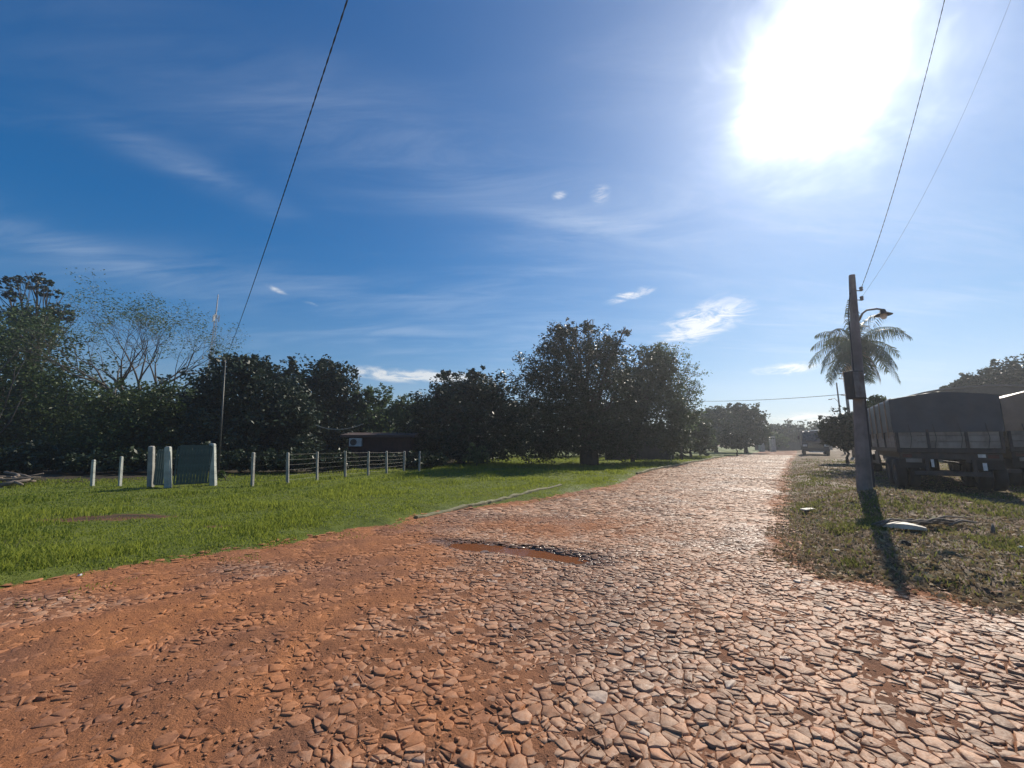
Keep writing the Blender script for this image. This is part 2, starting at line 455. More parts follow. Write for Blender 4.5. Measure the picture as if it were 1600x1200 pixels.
def puddle_d(x, y):
    """0 at the puddle's middle, 1 at its rim"""
    ux = (x - (pa[0] + pb[0]) / 2) * pax[0] + (y - (pa[1] + pb[1]) / 2) * pax[1]
    uy = -(x - (pa[0] + pb[0]) / 2) * pax[1] + (y - (pa[1] + pb[1]) / 2) * pax[0]
    return np.hypot(ux / (plen / 2), uy / 0.27) + (fbm(x * 2.6, y * 2.6, 40) - 0.5) * 0.9
FX0, FY0 = gp(140, 760); FX1, FY1 = gp(655, 737)
def behind_fence(x, y):
    """metres beyond the fence line"""
    dx, dy = FX1 - FX0, FY1 - FY0
    L = math.hypot(dx, dy)
    return (-(x - FX0) * dy + (y - FY0) * dx) / L
bare = [(gp(128, 817), 1.0, 0.32), (gp(225, 812), 0.9, 0.18), (gp(360, 828), 0.7, 0.12)]
PX0, PY0 = gp(1350, 757, 0.56)
dl0, dl1 = np.array(gp(640, 1200)), np.array(gp(760, 850))
dn = (dl1 - dl0) / np.linalg.norm(dl1 - dl0)
def fields(x, y):
    r = np.hypot(x, y)
    sl, sv = signed(lawn_poly, x, y), signed(verge_poly, x, y)
    wob = (fbm(x * 1.3, y * 1.3, 3) - 0.5) * 0.5
    sl2, sv2 = sl + wob * 0.8 + (fbm(x * 5, y * 5, 33) - 0.5) * 0.28, sv + wob * 1.2 + (fbm(x * 5, y * 5, 34) - 0.5) * 0.4
    left = -((x - dl0[0]) * dn[1] - (y - dl0[1]) * dn[0])          # metres left of the dusty line
    nz = fbm(x * 0.8, y * 0.8, 9) - 0.5
    nz2 = fbm(x * 2.7, y * 2.7, 21) - 0.5
    dust = sstep(left + nz * 2.6 + nz2 * 0.8, -1.1, 1.8)
    far = sstep(y, 6.5, 9.0)
    dust = dust * (1 - far * 0.55)
    dust = np.maximum(dust, sstep(-np.abs(sl) + nz * 1.0, -1.0, 0.1) * (0.95 - 0.35 * sstep(y, 10, 16)))
    dust = np.maximum(dust, sstep(-np.abs(sv) + nz * 0.7, -0.55, 0.1) * 0.9)
    cx, cy = gp(860, 820)
    dust = np.maximum(dust, np.exp(-(((x - cx) / 1.9) ** 2 + ((y - cy) / 1.2) ** 2)) * 0.85 + nz * 0.3)
    dark = [gp(390, 884), gp(70, 940), gp(830, 800)]
    for dx_, dy_ in dark:
        dust = dust - 0.75 * np.exp(-(((x - dx_) / 0.8) ** 2 + ((y - dy_) / 0.38) ** 2))
    rut = 0
    for o_ in (-0.35, 1.05):
        q0, q1 = np.array(gp(-80, 1060)), np.array(gp(760, 862))
        u_ = (q1 - q0) / np.linalg.norm(q1 - q0)
        dd_ = (x - q0[0]) * -u_[1] + (y - q0[1]) * u_[0] - o_ + 0.25 * (fbm(x * 0.6, y * 0.6, 91) - 0.5)
        rut = rut + np.exp(-(dd_ / 0.13) ** 2)
    dust = dust - 0.30 * rut * (fbm(x * 2, y * 2, 92) > 0.42)
    dust = np.clip(dust, 0, 1)
    pd = puddle_d(x, y)
    wet = np.maximum(sstep(-pd, -1.75, -1.0), 0.30 * sstep(fbm(x * 0.9, y * 0.9, 93), 0.52, 0.66))
    turf = np.clip(0.5 + sl2 / 0.35, 0, 1)
    for (bx, by), w, h in bare:
        turf = turf - 0.95 * np.exp(-(((x - bx) / w) ** 2 + ((y - by) / h) ** 2))
    turf = np.clip(turf, 0, 1)
    verge = np.clip(0.5 + sv2 / 0.5, 0, 1)
    bf = behind_fence(x, y)
    barem = 0
    for (bx, by), w, h in bare:
        barem = barem + np.exp(-(((x - bx) / w) ** 2 + ((y - by) / h) ** 2))
    litter = sstep(bf + nz * 2, 0.2, 1.2) * sstep(gp(690, 735)[0] + 1.5 - x + nz * 3, 0, 3) * (sl > 0)  # litter under the trees, also where their shade is painted dark
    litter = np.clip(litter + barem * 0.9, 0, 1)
    # relief
    base = (fbm(x * 0.35, y * 0.35, 5) - 0.5) * 0.10 * sstep(r, 0, 6) + (fbm(x * 1.5, y * 1.5, 6) - 0.5) * 0.045
    base = base - 0.085 * sstep(-pd, -1.6, -0.3)
    base = base + 0.075 * sstep(sl2, -0.15, 0.5) + 0.14 * sstep(sv2, -0.2, 1.4)
    base = base - 0.24 * np.exp(-((x - 14.0) ** 2 + (y - 12.4) ** 2) / 4.2 ** 2)
    base = base + 0.42 * np.exp(-((x - PX0) ** 2 + (y - PY0) ** 2) / 2.1 ** 2) * sstep(sv, 0.0, 2.5)
    base = base + (sl > 0.2) * (fbm(x * 2.2, y * 2.2, 7) - 0.5) * 0.06 + (sv > 0.2) * (fbm(x * 2.6, y * 2.6, 8) - 0.5) * 0.11
    inroad = (sl2 < 0) & (sv2 < 0)
    soil = base + np.where(inroad, -0.0082 + 0.0122 * dust + (fbm(x * 5, y * 5, 15) - 0.5) * (0.020 + 0.010 * dust) - 0.010 * rut * dust + (fbm(x * 24, y * 24, 16) - 0.5) * 0.010 * (r < 9), 0.0)
    return dict(sl=sl, sv=sv, sl2=sl2, sv2=sv2, dust=dust, wet=wet, turf=turf, verge=verge, litter=litter, base=base, soil=soil, pd=pd, inroad=inroad, r=r)

# ground grid: polar round the camera so that its cells stay small in the picture
az = np.concatenate([np.arange(-180, -84, 4.0), np.arange(-84, -62, 1.0), np.arange(-62, 62, 0.25), np.arange(62, 84, 1.0), np.arange(84, 180, 4.0)])
rad = [0.4]
while rad[-1] < 1400:
    rr_ = rad[-1]
    k = 0.013 if rr_ > 1.6 else 0.12
    if rr_ > 60: k = 0.09
    rad.append(rr_ * (1 + k))
rad = np.array(rad)
AZ, RA = np.meshgrid(np.radians(az), rad)
GX, GY = (RA * np.sin(AZ)).ravel(), (RA * np.cos(AZ)).ravel()
fl = fields(GX, GY)
GZ = fl['soil'] * np.where(fl['r'] > 120, 0, 1)
na, nr = len(az), len(rad)
i, j = np.meshgrid(np.arange(nr - 1), np.arange(na), indexing='ij')
j2 = (j + 1) % na
quads = np.stack([i * na + j, (i + 1) * na + j, (i + 1) * na + j2, i * na + j2], -1).reshape(-1, 4)
quads = quads[:, ::-1]
mid = quads.mean(1)
qx, qy = GX[quads].mean(1), GY[quads].mean(1)
qsl, qsv = fl['sl'][quads].mean(1), fl['sv'][quads].mean(1)
qr = np.hypot(qx, qy)
qbf = behind_fence(qx, qy)
zone = np.full(len(quads), 0)
zone[(qsl <= 0) & (qsv <= 0) & (qr < 110)] = 1
zone[(qsl > 0) & (qr < 60) & (qbf < 2.5)] = 2
zone[(qsv > 0) & (qr < 60)] = 3
ground_objs = {}
for z, name in ((0, 'ground'), (1, 'cobbled_road'), (2, 'lawn'), (3, 'verge')):
    qs = quads[zone == z]
    used, inv = np.unique(qs, return_inverse=True)
    V = np.stack([GX[used], GY[used], GZ[used]], 1)
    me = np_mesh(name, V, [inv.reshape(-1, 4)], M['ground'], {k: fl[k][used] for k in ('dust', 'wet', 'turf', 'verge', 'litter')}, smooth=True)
    ground_objs[z] = tag(link_mesh(name, me), kind='structure')
# centre under the camera
me = np_mesh('ground', [(0.4 * math.sin(R(a)), 0.4 * math.cos(R(a)), -0.03) for a in range(0, 360, 15)], [np.array([list(range(24))[::-1]])], M['ground'],
             {k: np.full(24, 0.5 if k == 'dust' else 0.0) for k in ('dust', 'wet', 'turf', 'verge', 'litter')})
tag(link_mesh('ground', me), kind='structure')
road = ground_objs[1]

def zat(x, y):
    return float(fields(np.array([x]), np.array([y]))['soil'][0])

# ------------------------------------------------------------------ the paving: irregular split stones
def make_cells(cell, keep):
    """eroded power-diagram cells on a jittered grid in road-aligned coordinates; keep(x, y) selects"""
    rot = R(-20)
    cr, sr = math.cos(rot), math.sin(rot)
    sx, sy = cell * 1.32, cell * 0.82
    ext = 95
    # candidate grid, vectorised selection first
    n1, n2 = int(ext * 2 / sx), int(ext * 2 / sy)
    A, B = np.meshgrid(np.arange(n1), np.arange(n2), indexing='ij')
    a = (A - n1 / 2 + 0.5 * (B % 2)) * sx
    b = (B - n2 / 2) * sy
    x, y = a * cr - b * sr, a * sr + b * cr
    ok = keep(x, y)
    x, y, ii, jj = x[ok], y[ok], A[ok], B[ok]
    g = np.random.default_rng(int(cell * 1000))
    x = x + g.uniform(-0.5, 0.5, len(x)) * sx * 1.05
    y = y + g.uniform(-0.5, 0.5, len(x)) * sy * 1.05
    wgt = g.normal(0, 0.17, len(x)) * cell * cell
    idx = {(p, q_): k for k, (p, q_) in enumerate(zip(ii.tolist(), jj.tolist()))}
    xl, yl, wl = x.tolist(), y.tolist(), wgt.tolist()
    off = [(p, q_) for p in range(-2, 3) for q_ in range(-3, 4) if (p, q_) != (0, 0)]
    out = []
    gaps = g.uniform(0.0008, 0.0042, (len(x), 8)).tolist()
    for k, (p, q_) in enumerate(zip(ii.tolist(), jj.tolist())):
        cx, cy, cw = xl[k], yl[k], wl[k]
        h = cell * 1.25
        poly = [(-h, -h), (h, -h), (h, h), (-h, h)]
        nb = []
        for dp, dq in off:
            o = idx.get((p + dp, q_ + dq))
            if o is not None:
                dx, dy = xl[o] - cx, yl[o] - cy
                nb.append((dx * dx + dy * dy, dx, dy, o))
        nb.sort()
        gp_ = gaps[k]
        for m_, (d2, dx, dy, o) in enumerate(nb[:18]):
            d = math.sqrt(d2) + 1e-9
            lim = (d2 + cw - wl[o]) / (2 * d) - gp_[m_ % 8]
            ux, uy = dx / d, dy / d
            res = []
            n = len(poly)
            px_, py_ = poly[-1]
            pd_ = px_ * ux + py_ * uy - lim
            for (vx, vy) in poly:
                vd = vx * ux + vy * uy - lim
                if (vd > 0) != (pd_ > 0):
                    s = pd_ / (pd_ - vd)
                    res.append((px_ + (vx - px_) * s, py_ + (vy - py_) * s))
                if vd <= 0:
                    res.append((vx, vy))
                px_, py_, pd_ = vx, vy, vd
            poly = res
            if len(poly) < 3: break
        if len(poly) < 3: continue
        # drop tiny edges
        pts = [poly[0]]
        for v in poly[1:]:
            if math.hypot(v[0] - pts[-1][0], v[1] - pts[-1][1]) > cell * 0.10: pts.append(v)
        if len(pts) > 3 and math.hypot(pts[0][0] - pts[-1][0], pts[0][1] - pts[-1][1]) < cell * 0.10: pts.pop()
        if len(pts) < 3: continue
        area = 0.5 * abs(sum(pts[e][0] * pts[(e + 1) % len(pts)][1] - pts[(e + 1) % len(pts)][0] * pts[e][1] for e in range(len(pts))))
        if area < cell * cell * 0.06: continue
        # split plates: many lie in two or three shards
        def emit(pl, depth):
            a_ = 0.5 * abs(sum(pl[e][0] * pl[(e + 1) % len(pl)][1] - pl[(e + 1) % len(pl)][0] * pl[e][1] for e in range(len(pl))))
            if a_ < cell * cell * 0.05: return
            if depth < 2 and a_ > cell * cell * 0.42 and g.random() < 0.52:
                mx, my = sum(v[0] for v in pl) / len(pl), sum(v[1] for v in pl) / len(pl)
                th_ = g.normal(rot + 0.1, 0.75)
                nx_, ny_ = -math.sin(th_), math.cos(th_)
                o_ = nx_ * mx + ny_ * my + g.normal(0, 0.012)
                gap = g.uniform(0.002, 0.006)
                for sgn in (1, -1):
                    res = []
                    p_ = pl[-1]
                    d0 = sgn * (p_[0] * nx_ + p_[1] * ny_ - o_) + gap
                    for v in pl:
                        d1 = sgn * (v[0] * nx_ + v[1] * ny_ - o_) + gap
                        if (d1 > 0) != (d0 > 0):
                            k_ = d0 / (d0 - d1)
                            res.append((p_[0] + (v[0] - p_[0]) * k_, p_[1] + (v[1] - p_[1]) * k_))
                        if d1 <= 0: res.append(v)
                        p_, d0 = v, d1
                    if len(res) >= 3: emit(res, depth + 1)
                return
            mx, my = sum(v[0] for v in pl) / len(pl), sum(v[1] for v in pl) / len(pl)
            out.append((cx + mx, cy + my, [(v[0] - mx, v[1] - my) for v in pl]))
        emit(pts, 0)
    return out

def keep_near(x, y):
    r = np.hypot(x, y)
    a = np.degrees(np.arctan2(x, y))
    s = (r < 9.5) & (r > 1.3) & (np.abs(a) < 64)
    s[s] &= (signed(lawn_poly, x[s], y[s]) < 0.1) & (signed(verge_poly, x[s], y[s]) < 0.15)
    return s
def keep_far(x, y):
    r = np.hypot(x, y)
    a = np.degrees(np.arctan2(x, y))
    s = (r >= 9.45) & (r < 62) & (np.abs(a) < 64)
    s[s] &= (signed(lawn_poly, x[s], y[s]) < -0.05) & (signed(verge_poly, x[s], y[s]) < 0.0)
    return s

def stone_geo(pts, cz, cx, cy, g, sides=True):
    """a split flat stone: rough top, chipped shoulder, sides; local to (cx, cy, cz)"""
    if sides:                                   # broken, uneven outline
        jag = []
        for e in range(len(pts)):
            p, q_ = pts[e], pts[(e + 1) % len(pts)]
            L_ = math.hypot(q_[0] - p[0], q_[1] - p[1])
            jag.append((p[0] * g.uniform(0.93, 1.0), p[1] * g.uniform(0.93, 1.0)))
            if L_ > 0.045:
                f = g.uniform(0.3, 0.7)
                k = g.uniform(0.91, 1.01)
                jag.append(((p[0] + (q_[0] - p[0]) * f) * k, (p[1] + (q_[1] - p[1]) * f) * k))
        pts = jag
    n = len(pts)
    tx, ty = g.normal(0, 0.034), g.normal(0, 0.034)
    mx, my = sum(p[0] for p in pts) / n, sum(p[1] for p in pts) / n
    vs, fs = [], []
    top = g.normal(0, 0.0045)
    size = math.sqrt(max(1e-6, sum((p[0] - mx) ** 2 + (p[1] - my) ** 2 for p in pts) / n))
    ins = min(0.003, size * 0.1)
    for (x, y) in pts:
        d = math.hypot(x - mx, y - my) + 1e-9
        k = max(0.2, 1 - (ins + g.random() * 0.004) / d)
        xx, yy = mx + (x - mx) * k, my + (y - my) * k
        vs.append((xx, yy, top + xx * tx + yy * ty + g.normal(0, 0.0025)))
    for (x, y) in pts:
        vs.append((x, y, top + x * tx + y * ty - 0.0008 - g.random() * 0.0025))
    vs.append((mx, my, top + mx * tx + my * ty + g.normal(0.001, 0.002)))
    c = 2 * n
    for e in range(n):
        f = (e + 1) % n
        fs.append((c, e, f))
        fs.append((n + e, n + f, f)); fs.append((n + e, f, e))
    if sides:
        o = len(vs)
        for (x, y) in pts:
            vs.append((x * 0.97, y * 0.97, top - 0.075))
        for e in range(n):
            f = (e + 1) % n
            fs.append((o + e, o + f, n + f)); fs.append((o + e, n + f, n + e))
    return vs, fs

g_st = np.random.default_rng(5)
cells = [(c, True) for c in make_cells(0.075, keep_near)] + [(c, False) for c in make_cells(0.125, keep_far)]
cxs = np.array([c[0][0] for c in cells]); cys = np.array([c[0][1] for c in cells])
fs_ = fields(cxs, cys)
drop = g_st.random(len(cells)) < (0.02 + 0.15 * fs_['dust'] * (fbm(cxs * 3, cys * 3, 77) > 0.55))
# which stones show largest: nearest in view and not buried
dxp = cxs / np.maximum(cys, 0.1)
inview = (cys > 1.9) & (np.abs(dxp) < 1.24) & (fs_['dust'] < 0.9)
area = np.array([0.5 * abs(sum(p[e][0] * p[(e + 1) % len(p)][1] - p[(e + 1) % len(p)][0] * p[e][1] for e in range(len(p)))) for (_, _, p), _ in cells])
show = np.where(inview & ~drop, area / np.maximum(cys, 0.5) ** 3 * (1.05 - fs_['dust'] * 0.8), -1)
single = set(np.argsort(-show)[:300].tolist())
bigV, bigF, bigT, bigH, bigD, bigW = [], [], [], [], [], []
vo = 0
for k, ((cx, cy, pts), near) in enumerate(cells):
    if drop[k]: continue
    cz = float(fs_['base'][k])
    vs, fc = stone_geo(pts, cz, cx, cy, g_st, near and cx * cx + cy * cy < 42)
    tone, hue = float(g_st.random()), float(np.clip(g_st.normal(0.5, 0.28) + 0.15, 0, 1))
    du, we = float(fs_['dust'][k]), float(fs_['wet'][k])
    if k in single:
        nv = len(vs)
        me = np_mesh('stone', vs, [np.array(fc)], M['stone'], {'tone': np.full(nv, tone), 'hue': np.full(nv, hue), 'dust': np.full(nv, du), 'wet': np.full(nv, we)})
        o = link_mesh('stone', me, road)
        o.location = (cx, cy, cz)
    else:
        bigV.append(np.array(vs) + (cx, cy, cz))
        bigF.append(np.array(fc) + vo)
        nv = len(vs)
        vo += nv
        bigT.append(np.full(nv, tone)); bigH.append(np.full(nv, hue)); bigD.append(np.full(nv, du)); bigW.append(np.full(nv, we))
me = np_mesh('paving_stones', np.concatenate(bigV), [np.concatenate(bigF)], M['stone'],
             {'tone': np.concatenate(bigT), 'hue': np.concatenate(bigH), 'dust': np.concatenate(bigD), 'wet': np.concatenate(bigW)})
tag(link_mesh('paving_stones', me, road), kind='stuff')


# loose chips and pebbles lying in the joints and on the soil
def scatter(n, reg, cond, g):
    x0, x1, y0, y1 = reg
    x, y = g.uniform(x0, x1, n), g.uniform(y0, y1, n)
    s = cond(x, y)
    return x[s], y[s]
g_c = np.random.default_rng(61)
r_ = 1.6 * np.exp(g_c.random(9000) * math.log(11 / 1.6)); a_ = np.radians(g_c.uniform(-58, 58, 9000))
x, y = r_ * np.sin(a_), r_ * np.cos(a_)
f_ = fields(x, y)
k_ = f_['inroad']
x, y, z, du, we = x[k_], y[k_], f_['soil'][k_], f_['dust'][k_], f_['wet'][k_]
n = len(x)
sz = g_c.uniform(0.004, 0.014, n) * np.where(g_c.random(n) < 0.06, 1.8, 1)
oct_ = np.array([(1, 0, 0), (0.1, 1, 0), (-1, 0.2, 0), (-0.1, -0.9, 0), (0.1, 0, 0.35), (0, 0, -0.4)])
V = oct_[None] * (1 + g_c.normal(0, 0.25, (n, 6, 3)))
an = g_c.uniform(0, 6.28, n)
ca, sa = np.cos(an)[:, None], np.sin(an)[:, None]
V = np.stack([V[..., 0] * ca - V[..., 1] * sa, V[..., 0] * sa + V[..., 1] * ca, V[..., 2]], -1) * sz[:, None, None] + np.stack([x, y, z + sz * 0.3], -1)[:, None]
tri = np.array([(0, 1, 4), (1, 2, 4), (2, 3, 4), (3, 0, 4), (1, 0, 5), (2, 1, 5), (3, 2, 5), (0, 3, 5)])
Fc = (tri[None] + (np.arange(n) * 6)[:, None, None]).reshape(-1, 3)
rep = lambda a: np.repeat(a, 6)
tone = g_c.random(n)
me = np_mesh('stone_chips', V.reshape(-1, 3), [Fc], M['stone'], {'tone': rep(tone), 'hue': rep(g_c.random(n)), 'dust': rep(0.35 + du * 0.65), 'wet': rep(we)})
tag(link_mesh('stone_chips', me), kind='stuff')

# puddle
mx_, my_ = (pa + pb) / 2
pv = []
for k in range(40):
    a = 2 * math.pi * k / 40
    q_ = np.array([mx_, my_]) + pax * math.cos(a) * plen * 0.52 + np.array([-pax[1], pax[0]]) * math.sin(a) * 0.36
    pv.append((q_[0], q_[1], 0))
f_ = fields(np.array([mx_]), np.array([my_]))
zc = fields(np.array([p[0] for p in pv] + [mx_]), np.array([p[1] for p in pv] + [my_]))
zw = float(zc['base'][-1]) + 0.030
me = np_mesh('puddle', [(p[0], p[1], zw) for p in pv], [np.array([range(40)])], M['water'])
tag(link_mesh('puddle', me), kind='structure')

# ------------------------------------------------------------------ grass
def blades(name, x, y, z, h, w, lean, tone, material, g):
    n = len(x)
    a = g.uniform(0, 2 * math.pi, n)
    la = g.uniform(0, 2 * math.pi, n)
    lx, ly = np.cos(la) * lean * h, np.sin(la) * lean * h
    sx, sy = np.cos(a) * w / 2, np.sin(a) * w / 2
    p0 = np.stack([x - sx, y - sy, z - 0.01], 1); p1 = np.stack([x + sx, y + sy, z - 0.01], 1)
    m0 = np.stack([x + lx * 0.35 - sx * 0.8, y + ly * 0.35 - sy * 0.8, z + h * 0.6], 1); m1 = np.stack([x + lx * 0.35 + sx * 0.8, y + ly * 0.35 + sy * 0.8, z + h * 0.6], 1)
    tp = np.stack([x + lx, y + ly, z + h], 1)
    V = np.stack([p0, p1, m1, m0, tp], 1).reshape(-1, 3)
    b = np.arange(n)[:, None] * 5
    me = np_mesh(name, V, [b + np.array([[0, 1, 2, 3]]), b + np.array([[3, 2, 4]])], material, {'tone': np.repeat(tone, 5)})
    return tag(link_mesh(name, me), kind='stuff')
def leaves_np(centers, sig, per, size, g, flat=0.6, tone=None, droop=0.2, aspect=0.5):
    """quads scattered round clump centres"""
    n = len(centers) * per
    c = np.repeat(centers, per, 0)
    s = np.repeat(sig, per)[:, None] if hasattr(sig, '__len__') else sig
    p = c + np.clip(g.normal(0, 1, (n, 3)), -1.7, 1.7) * s * np.array([1, 1, 0.8])
    d = g.normal(0, 1, (n, 3)); d[:, 2] = d[:, 2] * flat - droop
    d /= np.linalg.norm(d, axis=1)[:, None]
    r = g.normal(0, 1, (n, 3)); r[:, 2] *= 0.5
    sdr = np.cross(d, r); sdr /= np.linalg.norm(sdr, axis=1)[:, None] + 1e-9
    L = size * g.uniform(0.6, 1.35, n)[:, None]
    Wd = L * aspect * 0.5
    a = p - d * L * 0.5; b_ = p + sdr * Wd; c_ = p + d * L * 0.5; e = p - sdr * Wd
    V = np.stack([a, b_, c_, e], 1).reshape(-1, 3)
    t_ = np.repeat(g.random(len(centers)) * 0.75, per) + g.random(n) * 0.25
    return V, np.repeat(t_, 4)

g_g = np.random.default_rng(31)
def polar_pts(n, r0, r1, a0, a1, p=1.0):
    r = r0 * np.exp(g_g.random(n) * math.log(r1 / r0))
    a = np.radians(g_g.uniform(a0, a1, n))
    return r * np.sin(a), r * np.cos(a)
x, y = polar_pts(350000, 5.2, 48, -60, 38)
f_ = fields(x, y)
stray = (fbm(x * 2.4, y * 2.4, 55) > 0.60) * np.clip(1 + f_['sl2'] / 0.9, 0, 1) * 0.35 * (f_['sl2'] < 0.05)
k_ = (f_['sl2'] > -0.9) & (g_g.random(len(x)) < np.maximum((f_['turf'] ** 1.5 + 0.02) * (f_['sl2'] > -0.12), stray)) & (behind_fence(x, y) < 2.6 + (x > gp(680, 735)[0]) * 60) & (g_g.random(len(x)) < np.maximum(np.clip((f_['sl2'] + 0.2) / 0.35, 0, 1), stray > 0))
x, y, z, r_ = x[k_], y[k_], f_['soil'][k_], f_['r'][k_]
n = len(x)
pat = fbm(x * 0.45, y * 0.45, 51)
tall = 0.45 + 1.5 * sstep(fbm(x * 0.9, y * 0.9, 52), 0.42, 0.75) + 0.8 * (g_g.random(n) < 0.03)
edge = np.clip(f_['sl2'][k_] / 0.8, 0.35, 1)
h = g_g.uniform(0.03, 0.075, n) * tall * edge * (1 + sstep(r_, 12, 30) * 0.4)
w = 0.006 + 0.0009 * r_
tone = np.clip(0.36 + (pat - 0.5) * 1.5 + g_g.normal(0, 0.22, n), 0, 1)
blades('lawn_grass', x, y, z, h, w, g_g.uniform(0.2, 0.9, n), tone, M['blade'], g_g)
# verge: patchy green among dry litter
x, y = polar_pts(150000, 4.6, 45, 28, 66)
f_ = fields(x, y)
green = sstep(fbm(x * 0.7, y * 0.7, 71) + 0.45 * (fbm(x * 3, y * 3, 72) - 0.5), 0.55, 0.72)
k_ = (f_['sv2'] > 0.1) & (g_g.random(len(x)) < green * 0.8 + 0.06)
x1, y1, z1 = x[k_], y[k_], f_['soil'][k_]
n = len(x1)
blades('verge_grass', x1, y1, z1, g_g.uniform(0.03, 0.10, n), 0.006 + 0.0009 * f_['r'][k_], g_g.uniform(0.3, 1.3, n), np.clip(g_g.normal(0.40, 0.28, n), 0, 1), M['weed'], g_g)
k_ = (f_['sv2'] > -0.15) & (g_g.random(len(x)) < 0.5)
x1, y1, z1 = x[k_], y[k_], f_['soil'][k_]
n = len(x1)
blades('dry_grass', x1, y1, z1, g_g.uniform(0.010, 0.036, n), 0.009 + 0.0012 * f_['r'][k_], g_g.uniform(0.8, 3.5, n), g_g.random(n) ** 1.4, M['dry'], g_g)

# fallen leaves on the verge and a few on the lawn edge
x, y = polar_pts(9000, 4.6, 30, 30, 64)
f_ = fields(x, y)
k_ = f_['sv2'] > -0.2
x1, y1, z1 = x[k_], y[k_], f_['soil'][k_]
V, t_ = leaves_np(np.stack([x1, y1, z1 + 0.018], 1), 0.004, 1, 0.075, g_g, flat=0.18, droop=0.0, aspect=0.55)
tag(link_mesh('fallen_leaves', np_mesh('fallen_leaves', V, [np.arange(len(V)).reshape(-1, 4)], M['dry'], {'tone': np.repeat(g_g.random(len(x1)) ** 0.7, 4)})), kind='stuff')

# ------------------------------------------------------------------ kerbs
def kerb(name, pxs, label, h=0.09):
    pts = []
    for (a, b) in zip(pxs[:-1], pxs[1:]):
        for s in range(10):
            k = s / 10
            pts.append((a[0] + (b[0] - a[0]) * k, a[1] + (b[1] - a[1]) * k))
    pts.append(pxs[-1])
    W_ = [np.array(gp(*p, 0.06)) for p in pts]
    b = MB()
    g = random.Random(3)
    for e in range(len(W_)):
        p = W_[e]
        d = W_[min(e + 1, len(W_) - 1)] - W_[max(e - 1, 0)]
        d = d / np.linalg.norm(d)
        nrm = np.array([-d[1], d[0]])
        z = zat(*p)
        hh = h + g.uniform(-0.02, 0.015)
        w = 0.06 + g.uniform(-0.01, 0.012)
        for (s, zz) in ((-w, z - 0.1), (-w * 0.9, z + hh - 0.02), (-w * 0.7, z + hh), (w * 0.7, z + hh + g.uniform(-.01, .01)), (w * 0.9, z + hh - 0.02), (w, z - 0.1)):
            q_ = p + nrm * s
            b.v.append((q_[0], q_[1], zz))
    for e in range(len(W_) - 1):
        for s in range(5):
            b.f.append((e * 6 + s, (e + 1) * 6 + s, (e + 1) * 6 + s + 1, e * 6 + s + 1))
    b.f.append(tuple(range(6))); b.f.append(tuple(reversed(range((len(W_) - 1) * 6, len(W_) * 6))))
    o = b.build(name, M['kerb'])
    return tag(o, kind='structure')
kerb('kerb', [(650, 806), (720, 791), (770, 782), (820, 772), (876, 760)], '', 0.055)
kerb('kerb', [(995, 739), (1040, 730), (1088, 721), (1130, 713)], '', 0.12)

# ------------------------------------------------------------------ trees
def crown_mesh(lobes, n_clump, per, size, g, material, name='crown', sparse=0.0, sig_k=0.16, aspect=0.5):
    """lobes: (centre, radii); clumps fill each lobe, denser towards its skin"""
    vol = np.array([r[0] * r[1] * r[2] for _, r in lobes]) ** 0.75
    cnt = np.maximum(4, (vol / vol.sum() * n_clump).astype(int))
    cs, sg = [], []
    for (c, r), k in zip(lobes, cnt):
        d = g.normal(0, 1, (k, 3)); d /= np.linalg.norm(d, axis=1)[:, None]
        rr = g.random(k) ** 0.45 * (1 + g.normal(0, 0.07, k))
        # lumpy skin
        lump = 1 + 0.25 * np.sin(d[:, 0] * 5 + c[0]) * np.sin(d[:, 1] * 5 + c[1] * 2) + 0.2 * np.sin(d[:, 2] * 7 + d[:, 0] * 6 + c[2])
        cs.append(np.array(c) + d * (rr * lump)[:, None] * np.array(r))
        sg.append(np.full(k, min(r) * sig_k) * g.uniform(0.6, 1.3, k))
    cs, sg = np.concatenate(cs), np.concatenate(sg)
    k = cs[:, 2] > 0.25
    cs, sg = cs[k], sg[k]
    V, t_ = leaves_np(cs, sg, per, size, g, aspect=aspect)
    V[:, 2] = np.maximum(V[:, 2], 0.03)
    n = len(V) // 4
    return np_mesh(name, V, [np.arange(n * 4).reshape(-1, 4)], material, {'tone': t_}), cs

